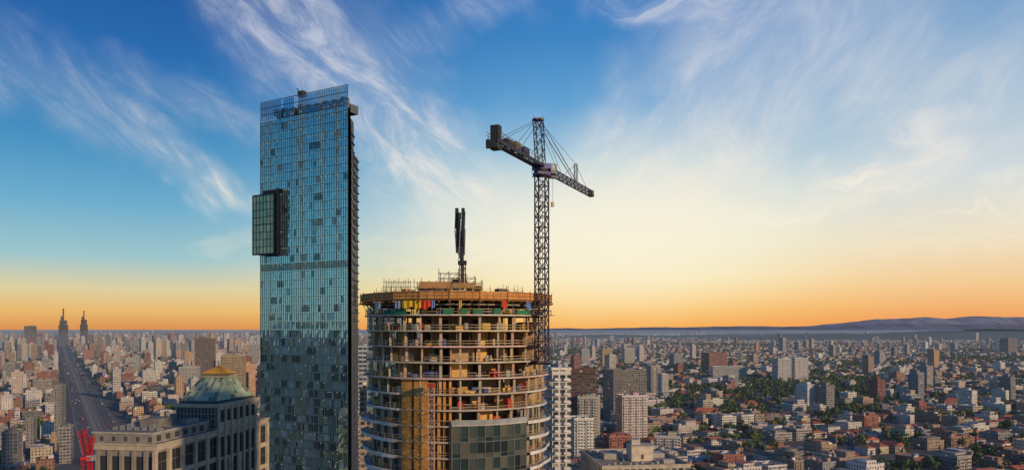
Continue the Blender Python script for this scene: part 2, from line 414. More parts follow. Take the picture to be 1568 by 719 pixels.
T('apartment_tower',0,22,556,2000,40,(.3,.29,.28),'band',.3,.7)
T('apartment_tower',28,48,640,800,22,(.24,.23,.22),'grid',.4,.7)
T('apartment_tower',-10,24,662,700,22,(.3,.28,.26),'grid',.4,.7)
T('apartment_tower',78,106,655,760,22,(.28,.26,.25),'band',.4,.7)
T('apartment_building',1395,1452,705,780,24,(.5,.45,.4),'balcony',.2,.6)
T('apartment_building',1478,1520,690,820,22,(.42,.38,.32),'balcony',-.2,.6)
T('apartment_building',1168,1210,683,850,24,(.33,.16,.12),'balcony',.15,.6)
T('apartment_building',1350,1405,658,1050,24,(.6,.58,.55),'band',.1,.6)
T('apartment_building',1218,1262,690,860,20,(.5,.45,.38),'balcony',-.3,.6)
T('apartment_tower',1425,1462,655,1000,24,(.48,.42,.3),'balcony',.3,.6)
T('apartment_building',1075,1128,695,800,20,(.55,.5,.44),'balcony',.1,.6)
T('apartment_building',1290,1335,700,790,20,(.4,.22,.16),'band',.25,.6)
T('apartment_building',1530,1580,668,930,24,(.6,.56,.5),'balcony',.1,.6)
T('apartment_tower',1196,1204,517,4200,30,(.4,.4,.42),'grid',.3,.6)
T('apartment_tower',1538,1560,518,4000,50,(.25,.2,.2),'grid',.3,.6)
def hall(px,Y,w,d,h,rot,name):
    mb=MB(); X=PX(px,Y); mb.box(X,Y,0,w,d,h,rot,0,1,(.45,.2,.13,.4),(.4,.12,.07)); mb.hip(X,Y,h,w,d,5,rot,1,(.46,.13,.06)); 
    mb.box(X+w*.35,Y-d*.4,0,w*.25,d*.9,h*.8,rot,0,1,(.5,.3,.2,.4)); mb.hip(X+w*.35,Y-d*.4,h*.8,w*.25,d*.9,4,rot,1,(.44,.14,.07))
    mb.build(name,STD); EX.append((X,Y,w*.55))
hall(1245,1450,58,20,9,.1,'terracotta_roof_hall'); hall(1160,1300,48,18,8,.25,'terracotta_roof_hall'); hall(1470,1330,60,22,9,-.1,'terracotta_roof_hall')
hall(1380,1700,70,24,9,.2,'terracotta_roof_hall'); hall(1080,1180,40,16,8,.2,'terracotta_roof_hall')
# foreground flat-roof building
def flatroof():
    Y=335; X0,X1=PX(912,Y),PX(1050,Y); z=PZ(716,Y); mb=MB(); cx=(X0+X1)/2; w=X1-X0
    cy=Y+24; D=46; col=(.45,.4,.32,.6)
    mb.box(cx,cy,0,w,D,z,.12,0,1,col,(.3,.26,.2))
    c,q=math.cos(.12),math.sin(.12)
    def bx(dx,dy,z0,sx,sy,h,mi,cl): mb.box(cx+dx*c-dy*q,cy+dx*q+dy*c,z0,sx,sy,h,.12,mi,mi,cl)
    for dx,dy,sx,sy in((0,-D/2,w+.6,.6),(0,D/2,w+.6,.6),(-w/2,0,.6,D-.6),(w/2,0,.6,D-.6)): bx(dx,dy,z-.4,sx,sy,1.7,2,(.5,.44,.35))
    bx(3,-2,z,10,9,6.5,2,(.62,.54,.42)); bx(3,-2,z+6.5,10.5,9.5,.4,2,(.5,.44,.36)); bx(1,-1,z+6.9,4,4,2.2,2,(.5,.45,.38)); bx(3,-6.55,z+1,1.1,.1,2.1,2,(.1,.08,.06))
    bx(-9,5,z,8,10,2.6,2,(.36,.34,.31)); bx(13,6,z,6,8,2.0,3,(.4,.38,.35)); bx(13,-12,z,5,4,1.6,3,(.42,.4,.38))
    for i in range(6): bx(-14+i*5,17,z,2.2,2.2,1.5,3,(.5,.48,.45))
    for i in range(9): bx(-15+i*3.2,-17+(i%3)*2,z,1.1,1.1,.9+(i%2)*.4,3,(.35,.34,.33))
    for dx in (-5,9): mb.beam((cx+dx,cy-8,z+.4),(cx+dx+2,cy+16,z+.4),.4,3,(.45,.42,.4))
    mb.build('flat_roof_office_building',STD); EX.append((cx,cy,36))
flatroof()
def spire(x,w,ysh,ytip,Y,col):
    mb=MB(); X=PX(x,Y); W=w/F*Y
    z=PZ(ysh,Y); mb.box(X,Y,0,W,W,z*.82,.3,0,1,(*col,.8)); mb.box(X,Y,z*.82,W*.78,W*.78,z*.18,.3,0,1,(*col,.8))
    zt=PZ(ytip,Y)
    mb.box(X-W*.15,Y,z,W*.35,W*.35,(zt-z)*.35,.3,2,2,col)
    mb.beam((X,Y,z),(X,Y,zt),W*.13,2,col)
    mb.build('spire_skyscraper',STD); EX.append((X,Y,W))
spire(97,11,490,472,6000,(.12,.13,.16)); spire(128.5,9,489,475,5900,(.12,.12,.15))
spire(165,6,512,507,6500,(.2,.2,.2))

# ---------------- city fabric
WC=[WHITE,WHITE,WHITE,WHITE,(.6,.57,.51),CREAM,CREAM,(.45,.42,.38),GREY,(.24,.23,.22),TAN,(.42,.3,.22),BRICK,(.33,.17,.12),(.3,.33,.36),(.55,.35,.2)]
RC=[(.44,.12,.055),(.48,.15,.07),(.38,.1,.05),(.46,.16,.08),(.42,.11,.06),(.4,.14,.08),(.18,.17,.15),(.4,.38,.35)]
TREES=[]
hb=MB(); cbm=MB(); blk=MB(); far=MB()
def forest(px,Y):
    if 1450<Y<2000 and 1140<px<1350: return .97
    if 1060<Y<1700 and 985<px<1170: return .6
    if 1250<Y<1500 and 1220<px<1440: return .55
    if 830<Y<1000 and 1050<px<1150: return .5
    if 1000<Y<1250 and 1250<px<1360: return .6
    if 2300<Y<3000 and 1000<px<1350: return .3
    return .16 if px>700 else .12
def jit(c,a=.15):
    f=1+R_.uniform(-a,a); return tuple(min(.8,v*f*(1+R_.uniform(-.04,.04))) for v in c)
def lot(x,y,w,d,rot,side):
    if blocked(x,y,max(w,d)*.5): return
    px=784+x/y*F; r=R_.random(); ft=forest(px,y)
    if r<ft:
        for _ in range(R_.randint(4,7)): TREES.append((x+R_.uniform(-w,w)*.55,y+R_.uniform(-d,d)*.55,.1,R_.uniform(.8,1.6)))
        return
    if R_.random()<.7: TREES.append((x+w*.5,y-d*.5,.1,R_.uniform(.55,1.1)))
    r=R_.random()
    pt=.03 if side>0 else .11
    if y<1150: pt=.0
    pm_=.42 if side>0 else .6
    if y<1300: pm_=.55
    if side>0 and y>2000: pt=.02
    if r<pt:
        h=R_.choice([24,28,34,40,50,62])*R_.uniform(.85,1.1); h=min(h,105)
        c=jit(R_.choice(WC)); s=R_.uniform(.75,.95); cc=(*c,R_.random())
        cbm.box(x,y,.1,w*s,d*s,h,rot,0,1,cc,tuple(v*.7 for v in c))
        cbm.box(x,y,h+.1,w*.35,d*.35,3.5,rot,1,1,tuple(v*.8 for v in c))
        for k in range(2,int(h/3.1),1): cbm.box(x,y,k*3.1-.08,w*s+1.1,d*s*.5,.9,rot,1,1,tuple(min(.7,v*1.15) for v in c),bottom=True)
    elif r<pt+pm_:
        h=R_.uniform(7,20) if y>1000 else R_.uniform(6,16); c=jit(R_.choice(WC)); cc=(*c,R_.random()); sx,sy=w*R_.uniform(.7,.97),d*R_.uniform(.7,.95)
        rc=jit(R_.choice([(.42,.4,.37),(.22,.21,.2),(.55,.52,.47),(.3,.27,.23),(.38,.12,.08),(.44,.14,.07)]))
        cbm.box(x,y,.1,sx,sy,h,rot,0,1,cc,rc)
        c_,q_=math.cos(rot),math.sin(rot)
        if y<1900:
            for dx,dy,ax,ay in((0,-sy/2+.15,sx+.3,.4),(0,sy/2-.15,sx+.3,.4),(-sx/2+.15,0,.4,sy-.7),(sx/2-.15,0,.4,sy-.7)):
                cbm.box(x+dx*c_-dy*q_,y+dx*q_+dy*c_,h-.1,ax,ay,1.0,rot,1,1,c)
            for k in range(R_.randint(1,4)):
                dx,dy=R_.uniform(-.35,.35)*sx,R_.uniform(-.35,.35)*sy
                cbm.box(x+dx*c_-dy*q_,y+dx*q_+dy*c_,h+.1,R_.uniform(1.2,5),R_.uniform(1.2,4),R_.uniform(.8,3),rot,1,1,jit(R_.choice(WC),.3))
            if R_.random()<.35:
                cbm.box(x,y,h+.1,sx*.6,sy*.6,2.9,rot,0,1,cc,rc)
            if y<1300 and R_.random()<.6:
                bc=tuple(min(.72,v*1.15) for v in c)
                for k in range(1,int(h/3.1)):
                    for bi in (-.25,.25):
                        dx,dy=bi*sx,-sy/2-.6; cbm.box(x+dx*c_-dy*q_,y+dx*q_+dy*c_,k*3.1,sx*.3,1.2,.95,rot,1,1,bc,bottom=True)
        elif R_.random()<.5: cbm.box(x,y,h+.1,w*.3,d*.3,2.6,rot,1,1,jit(c))
        if R_.random()<.3:
            cbm.box(x+w*.2,y+d*.1,.1,sx*.5,sy*.6,h*R_.uniform(1.15,1.5),rot,0,1,cc,rc)
    else:
        h=R_.uniform(4.5,8.5); c=jit(R_.choice([WHITE,CREAM,CREAM,(.5,.4,.33),GREY,TAN,WHITE])); rc=jit(R_.choice(RC),.25)
        sx,sy=w*R_.uniform(.6,.9),d*R_.uniform(.5,.8)
        hb.box(x,y,.1,sx,sy,h,rot,0,1,(*c,R_.random()*.6),rc)
        hb.hip(x,y,h+.1,sx,sy,R_.uniform(1.8,3.4),rot,1,rc,R_.random()<.4)
        if R_.random()<.4:
            c_,q_=math.cos(rot),math.sin(rot); dx,dy=sx*.4,sy*.55
            xx,yy=x+dx*c_-dy*q_,y+dx*q_+dy*c_
            hb.box(xx,yy,.1,sx*.5,sy*.6,h*.7,rot,0,1,(*c,.3),rc); hb.hip(xx,yy,h*.7+.1,sx*.5,sy*.6,1.6,rot,1,rc,True)
        if y<1500: hb.box(x+sx*.2,y,h+.5,.8,.8,3.2,rot,1,1,(.2,.12,.1))
def district(rot,side):
    c,q=math.cos(rot),math.sin(rot)
    PXb,PYb=108,72
    for i in range(-60,61):
        for j in range(-60,61):
            lx,ly=i*PXb,j*PYb; x,y=lx*c-ly*q,lx*q+ly*c+1200
            if y<130 or y>2750 or abs(x)>.7*y+140: continue
            if (x>-60)!=(side>0): continue
            if not blocked(x,y,40) : 
                gcol=R_.choice([(.07,.1,.045),(.19,.18,.16),(.22,.2,.17),(.08,.105,.055)])
                blk.box(x,y,0,PXb-13,PYb-13,.13,rot,0,0,gcol)
            W,D=PXb-16,PYb-16
            for row in(-1,1):
                u=-W/2
                while u<W/2-8:
                    w=R_.uniform(14,34); w=min(w,W/2-u)
                    dx=u+w/2; dy=row*D/4+R_.uniform(-2,2)
                    if w>8: lot(x+dx*c-dy*q,y+dx*q+dy*c,w-1,D/2-1,rot,side)
                    u+=w
district(math.radians(22),1); district(math.radians(30),-1)
y=2750.
while y<7000:
    stp=36+y*.004
    x=-(.7*y+100)
    while x<.7*y+100:
        xx=x+R_.uniform(-12,12); yy=y+R_.uniform(-12,12); x+=stp*1.15
        if blocked(xx,yy,20): continue
        side=1 if xx>-60 else -1
        r=R_.random(); rot=math.radians(R_.choice([22,30,22,50]))
        n=math.sin(xx*.0021+1)*math.sin(yy*.0017)+math.sin(xx*.005+yy*.003)*.5
        if side>0 and n>.62 or r<(.16 if side>0 else .12):
            for _ in range(3): TREES.append((xx+R_.uniform(-18,18),yy+R_.uniform(-18,18),0,R_.uniform(1.1,2.0)))
            if r>.3: continue
        c=jit(R_.choice(WC),.25); cc=(*c,R_.random())
        if R_.random()<(.022 if side>0 else .13):
            h=R_.choice([28,35,45,55,70])*R_.uniform(.8,1.1)*(1.0 if side>0 else 1.2); w=R_.uniform(16,26); far.box(xx,yy,0,w,w*R_.uniform(.7,1.3),h,rot,0,1,cc); far.box(xx,yy,h,w*.4,w*.4,4,rot,1,1,c)
        else:
            h=R_.uniform(5,16); rc=jit(R_.choice(RC+[(.42,.4,.37)]*4),.25)
            w,d=R_.uniform(14,32),R_.uniform(12,26); far.box(xx,yy,0,w,d,h,rot,0,1,cc,rc)
            if R_.random()<.45: far.hip(xx,yy,h,w,d,3,rot,1,rc)
    y+=stp
for k in range(14000):
    yy=7000+13000*R_.random()**1.3; xx=R_.uniform(-.72,.72)*yy
    if xx>500 and 8500<yy: 
        if R_.random()<.6: continue
    if blocked(xx,yy,60): continue
    c=jit(R_.choice(WC),.25); rot=R_.uniform(0,1.5)
    tall=R_.random()<(.012 if xx>0 else .10)
    h=R_.uniform(35,100) if tall else R_.uniform(8,22); w=R_.uniform(22,40) if tall else R_.uniform(25,70)
    far.box(xx,yy,0,w,w*R_.uniform(.6,1.2),h,rot,0,1,(*c,R_.random()))
hb.build('terracotta_houses',STD); cbm.build('city_apartment_blocks',STD); far.build('distant_city',STD)
blk.build('pavement',[M['roof']])

# ---------------- highway
def highway():
    mb=MB(); asp=(.1,.09,.078); mk=(.6,.6,.58)
    nrm=Vector((HD.y,-HD.x))
    def strip(o0,o1,t0,t1,z,col,hgt=0):
        a=HP+HD*t0+nrm*o0;b=HP+HD*t0+nrm*o1;c=HP+HD*t1+nrm*o1;d=HP+HD*t1+nrm*o0
        if hgt: mb.prism([tuple(a),tuple(b),tuple(c),tuple(d)],z,z+hgt,0,0,col)
        else: mb.quad([(*a,z),(*b,z),(*c,z),(*d,z)],0,col)
    strip(-27,27,-400,9000,.15,(.17,.14,.11))
    strip(-25,-8,-400,9000,.20,asp); strip(8,25,-400,9000,.20,asp)
    strip(-6,-.5,-400,9000,.19,(.3,.25,.19)); strip(.5,6,-400,9000,.19,(.24,.2,.16))
    for o in(-25,-8,8,25): strip(o-.25,o+.25,-400,9000,.2,(.3,.3,.29),.5)
    for o in(-24,-9,9,24): strip(o-.15,o+.15,-400,5000,.205,mk)
    for o in(-20.2,-16.5,-12.8,12.8,16.5,20.2):
        t=-400
        while t<2500: strip(o-.15,o+.15,t,t+4,.205,mk); t+=12
    mb.build('highway',[M['roof']])
    cb=MB()
    for i in range(170):
        t=R_.uniform(-300,3000); o=R_.choice([-22,-18.3,-14.6,-10.9,10.9,14.6,18.3,22]); p=HP+HD*t+nrm*o; rot=math.atan2(HD.y,HD.x)
        col=jit(R_.choice([(.6,.6,.6),(.05,.05,.06),(.3,.3,.32),(.35,.03,.03),(.7,.7,.7)]))
        big=R_.random()<.1; L,W,H=(10,2.5,3) if big else (4.4,1.8,.75)
        cb.box(p.x,p.y,.55,L,W,H,rot,0,0,col)
        if not big: cb.box(p.x-.2*HD.x,p.y-.2*HD.y,1.3,2.3,1.6,.6,rot,0,0,(.03,.03,.04))
        for sx in(-.33,.33):
            for sy in(-.5,.5):
                dx,dy=sx*L,sy*W; cb.box(p.x+dx*HD.x-dy*HD.y,p.y+dx*HD.y+dy*HD.x,.22,.65,.25,.6,rot,0,0,(.02,.02,.02))
    cb.build('highway_traffic',[M['metal']])
highway()

# ---------------- trees
def trees():
    rng=np.random.default_rng(3)
    def template(N,smul,limbs):
        V=[];C=[]
        lob=[(rng.uniform(-2.0,2.0),rng.uniform(-2.0,2.0),rng.uniform(5,9),rng.uniform(1.6,2.8)) for _ in range(6)]
        for i in range(N):
            l=lob[i%6]; d=rng.normal(size=3); d/=np.linalg.norm(d); p=np.array(l[:3])+d*l[3]*rng.uniform(.6,1.08)*np.array([1,1,.8])
            n=d+rng.normal(size=3)*.5; n/=np.linalg.norm(n); a=np.cross(n,[.3,.2,.9]); a/=np.linalg.norm(a); b=np.cross(n,a); s=rng.uniform(.5,1.15)*smul
            V.extend([p-a*s-b*s*.7,p+a*s*.8-b*s,p+a*s+b*s*.8,p-a*s*.7+b*s])
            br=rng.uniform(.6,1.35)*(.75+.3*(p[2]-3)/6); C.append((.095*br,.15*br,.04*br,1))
        def bm(p0,p1,r0,r1):
            p0=np.array(p0);p1=np.array(p1); o=[np.array(k) for k in((-1,-1,0),(1,-1,0),(1,1,0),(-1,1,0))]
            for i in range(4):
                j=(i+1)%4; V.extend([p0+o[i]*r0,p0+o[j]*r0,p1+o[j]*r1,p1+o[i]*r1]); C.append((.08,.06,.04,1))
        bm((0,0,0),(0,0,5),.3,.18)
        for l in lob[:limbs]: bm((0,0,3.2),(l[0],l[1],l[2]),.14,.05)
        return np.array(V),np.array(C)
    T1=[template(64,1,3) for _ in range(5)]; T2=[template(26,1.5,0) for _ in range(5)]
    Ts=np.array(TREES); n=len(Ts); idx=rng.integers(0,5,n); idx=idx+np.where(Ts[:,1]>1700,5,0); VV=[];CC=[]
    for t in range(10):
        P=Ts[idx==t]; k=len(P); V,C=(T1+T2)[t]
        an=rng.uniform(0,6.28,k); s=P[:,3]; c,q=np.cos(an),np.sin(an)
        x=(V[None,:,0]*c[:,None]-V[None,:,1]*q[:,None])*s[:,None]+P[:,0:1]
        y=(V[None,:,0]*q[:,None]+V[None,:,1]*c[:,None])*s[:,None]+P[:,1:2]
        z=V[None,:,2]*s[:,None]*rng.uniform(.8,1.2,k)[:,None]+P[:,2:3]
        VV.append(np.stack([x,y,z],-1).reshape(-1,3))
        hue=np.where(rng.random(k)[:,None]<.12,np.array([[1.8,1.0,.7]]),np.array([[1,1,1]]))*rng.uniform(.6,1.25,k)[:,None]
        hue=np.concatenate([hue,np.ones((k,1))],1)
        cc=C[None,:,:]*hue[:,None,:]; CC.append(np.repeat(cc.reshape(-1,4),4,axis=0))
    VV=np.concatenate(VV).astype(np.float32); CC=np.concatenate(CC).astype(np.float32); nv=len(VV); nf=nv//4
    me=bpy.data.meshes.new('tree_canopy'); me.vertices.add(nv); me.vertices.foreach_set('co',VV.ravel())
    me.loops.add(nv); me.loops.foreach_set('vertex_index',np.arange(nv,dtype=np.int32))
    me.polygons.add(nf); me.polygons.foreach_set('loop_start',np.arange(0,nv,4,dtype=np.int32)); 
    me.update(calc_edges=True)
    ca=me.color_attributes.new('Col','FLOAT_COLOR','CORNER'); ca.data.foreach_set('color',CC.ravel())
    me.materials.append(cm('foliage',.8,.6,.3)); ob=bpy.data.objects.new('city_trees',me); scene.collection.objects.link(ob)
trees()

# ---------------- GLASS TOWER
def glass_tower():
    root=empty('glass_skyscraper')
    def glassmat(name,tint,base_f,rough=.04):
        m,g,b=newmat(name); nt=m.node_tree
        a=g.n('ShaderNodeAttribute',attribute_name='Col').outputs[0]
        gl=g.n('ShaderNodeBsdfGlossy'); gl.inputs['Roughness'].default_value=rough; gl.inputs[0].default_value=(*tint,1)
        df=g.n('ShaderNodeBsdfDiffuse'); g.set(df.inputs[0],a)
        mx=g.n('ShaderNodeMixShader'); lw=g.n('ShaderNodeLayerWeight'); lw.inputs[0].default_value=.25
        g.set(mx.inputs[0],g.m('MULTIPLY_ADD',lw.outputs['Fresnel'],.5,base_f)); nt.links.new(df.outputs[0],mx.inputs[1]); nt.links.new(gl.outputs[0],mx.inputs[2])
        nt.links.new(mx.outputs[0],nt.nodes['Material Output'].inputs[0]); return m
    m=glassmat('curtain_glass',(.66,.93,1.0),.6); m3=glassmat('painted_panel_glass',(.4,.62,.7),.28); m4=glassmat('bronze_glass',(.8,.82,.62),.25,.08)
    lit=pm('ceiling_lights',(.85,.72,.36),.5,.05,1,emis=.4)
    A=Vector((-105.8,330));B=Vector((-63.8,305));C=Vector((-68.6,334));D=Vector((-98,362))
    ZT=217.; FH=3.42; nfl=int(ZT/FH)
    rr=random.Random(11)
    mb=MB(); fr=(.03,.05,.065)
    mb.prism([tuple(A+Vector((.35,.5))),tuple(B+Vector((-.3,.5))),tuple(C),tuple(D)],0,ZT,3,1,(.03,.045,.06),(.15,.15,.15))
    d=(B-A); L=d.length; d.normalize(); n=Vector((d.y,-d.x))
    if n.y>0: n=-n
    nc=40; cw=L/nc
    for k in range(nfl+1):
        z0=k*FH; z1=min(z0+FH,ZT); 
        if z1-z0<.5: continue
        rowj=rr.uniform(.85,1.15)
        low=max(0,min(1,(145-z0)/45.))  # lower mosaic: blinds, plus reflected city painted into the panel colours
        refl_band = 152.5<z0<157  # bronze row: warm horizon reflection painted as panel colour
        run=0; kind=0
        for i in range(nc):
            p=A+d*(i*cw);q=A+d*((i+1)*cw)
            j=[rr.gauss(0,.022) for _ in range(4)]
            P4=[(*(p+n*(.03+j[0])),z0),(*(q+n*(.03+j[1])),z0),(*(q+n*(.03+j[2])),z1),(*(p+n*(.03+j[3])),z1)]
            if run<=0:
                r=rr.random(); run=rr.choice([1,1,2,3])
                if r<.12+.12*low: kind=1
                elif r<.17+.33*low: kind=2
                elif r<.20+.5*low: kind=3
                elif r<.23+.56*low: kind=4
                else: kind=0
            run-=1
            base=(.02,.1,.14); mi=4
            if refl_band: base=(.34,.23,.12); mi=7
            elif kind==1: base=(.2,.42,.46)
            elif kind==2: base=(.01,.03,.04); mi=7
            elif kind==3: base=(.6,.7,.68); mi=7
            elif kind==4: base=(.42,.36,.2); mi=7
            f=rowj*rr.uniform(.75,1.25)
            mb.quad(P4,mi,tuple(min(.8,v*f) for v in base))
        p0=A+n*.12;p1=B+n*.12
        mb.quad([(*p0,z0-.28),(*p1,z0-.28),(*p1,z0+.3),(*p0,z0+.3)],4,(.03,.1,.13))
        mb.beam((*(A+n*.18),z0-.3),(*(B+n*.18),z0-.3),.12,3,(.05,.1,.13),h=.1)
        for i in range(nc):
            if rr.random()<(.28 if z0>128 else .1):
                p=A+d*((i+.5+rr.uniform(-.25,.25))*cw)+n*.14; w=.2
                a0=p-d*w;a1=p+d*w; zz=z0+FH-.85
                mb.quad([(*a0,zz),(*a1,zz),(*a1,zz+.24),(*a0,zz+.24)],5)
    for i in range(nc+1):
        p=A+d*(i*cw)+n*.19; big=(i%5==0)
        mb.beam((*p,0),(*p,ZT),.2 if big else .07,3,(.06,.12,.15),h=.22)
    for i in range(nc+1):
        p=A+d*(i*cw)+n*.1; mb.beam((*p,ZT),(*p,225.2),.16,3,(.04,.07,.09))
    for z in(219.8,222.5,225.2): mb.beam((*(A+n*.1),z),(*(B+n*.1),z),.2,3,(.04,.07,.09))
    for i in range(nc):
        p=A+d*(i*cw+.12);q=A+d*((i+1)*cw-.12)
        if rr.random()<.93: mb.quad([(*p,ZT+.3),(*q,ZT+.3),(*q,224.9),(*p,224.9)],6)
    mid=(A+B)/2-n*8; rot=math.atan2(d.y,d.x)
    mb.box(mid.x,mid.y,ZT,38,8,3.4,rot,2,2,(.12,.14,.16))
    for i in range(9):
        p=A+d*(4+i*4.7)-n*6; mb.box(p.x,p.y,ZT+3.4,2.4,3,1.6+rr.random()*1.5,rot,2,2,(.16,.2,.24))
    p=A+d*22-n*2; mb.box(p.x,p.y,225,3,2,2.2,rot,2,2,(.05,.05,.05)); mb.beam((p.x,p.y,225),(p.x-2,p.y,228.4),.4,3,fr)
    Bp=B+Vector((.1,1.2))
    rear=[tuple(Bp+Vector((.6,2))),tuple(C+Vector((2.2,-6))),tuple(C+Vector((2.2,4))),tuple(C+Vector((-4,6)))]
    mb.prism(rear,0,PZ(235,328),3,1,(.05,.065,.085),(.1,.1,.1))
    mb.prism([tuple(Bp+Vector((.4,1))),tuple(C+Vector((1.0,-6))),tuple(C+Vector((.8,2))),tuple(C+Vector((-4,4)))],0,PZ(178,326),3,1,(.04,.06,.08),(.1,.1,.1))
    for k in range(nfl):
        z=k*FH
        if z<PZ(238,328):
            mb.prism([tuple(Bp+Vector((.7,1.6))),tuple(C+Vector((2.7,-6))),tuple(C+Vector((2.7,4.4))),tuple(C+Vector((-4,6.4)))],z,z+.45,2,2,(.08,.1,.13),bottom=True)
            if rr.random()<.5: 
                mb.box(C.x+2.5,C.y-6+rr.uniform(0,6),z+.45,.9,2.0,rr.uniform(.8,2.2),0,2,2,(.06,.065,.08))
        elif z<PZ(180,326):
            mb.prism([tuple(Bp+Vector((.5,.8))),tuple(C+Vector((1.5,-6))),tuple(C+Vector((1.3,2.2))),tuple(C+Vector((-4,4.4)))],z,z+.45,2,2,(.08,.1,.13),bottom=True)
    m2,g2,b2=newmat('screen_glass'); nt2=m2.node_tree
    tr=g2.n('ShaderNodeBsdfTransparent'); tr.inputs[0].default_value=(.3,.52,.66,1)
    gg=g2.n('ShaderNodeBsdfGlossy'); gg.inputs[0].default_value=(.4,.6,.75,1); gg.inputs['Roughness'].default_value=.05
    mm=g2.n('ShaderNodeMixShader'); mm.inputs[0].default_value=.4
    nt2.links.new(tr.outputs[0],mm.inputs[1]);nt2.links.new(gg.outputs[0],mm.inputs[2]);nt2.links.new(mm.outputs[0],nt2.nodes['Material Output'].inputs[0])
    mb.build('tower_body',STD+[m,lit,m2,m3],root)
    bx=MB(); Yb=322
    zt,zb=PZ(297,Yb),PZ(388,Yb); off=3.6; WB=12.4
    P0=A-d*.6+n*off; P1=P0+d*WB; P1b=P1-n*(off-.2); P0b=P0-n*(off+6)
    bx.prism([tuple(P0+(-n)*.15),tuple(P1-n*.15),tuple(P1b),tuple(P0b)],zb,zt,3,3,(.012,.018,.022),bottom=True)
    for r in range(8):
        for c in range(6):
            p=P0+d*(WB*c/6);q=P0+d*(WB*(c+1)/6);z0=zb+(zt-zb)*r/8;z1=zb+(zt-zb)*(r+1)/8
            j=[rr.gauss(0,.02) for _ in range(4)]
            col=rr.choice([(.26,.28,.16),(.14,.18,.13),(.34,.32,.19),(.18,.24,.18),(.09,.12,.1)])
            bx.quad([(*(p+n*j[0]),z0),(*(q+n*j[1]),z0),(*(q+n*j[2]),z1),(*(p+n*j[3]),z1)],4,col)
    for c in range(7): 
        p=P0+d*(WB*c/6)+n*.1; bx.beam((*p,zb),(*p,zt),.4 if c in(0,6) else .18,3,(.02,.025,.03))
    for r in range(9):
        z=zb+(zt-zb)*r/8; bx.beam((*(P0+n*.1),z),(*(P1+n*.1),z),.22,3,(.02,.025,.03),h=.6 if r in(0,8) else .3 if r==4 else .15)
    q=P1+d*.7-n*1.6; bx.beam((*q,zb-.5),(*q,zt+2.2),.9,3,(.01,.014,.018),h=2.6)
    q0=A+d*2+n*.6;q1=P1+d*1.2-n*(off-.6); bx.beam((*q0,zt+1.6),(*q1,zt+1.6),.5,3,(.01,.014,.018),h=1.6)
    bx.build('projecting_glass_box',STD+[m4],root)
glass_tower()

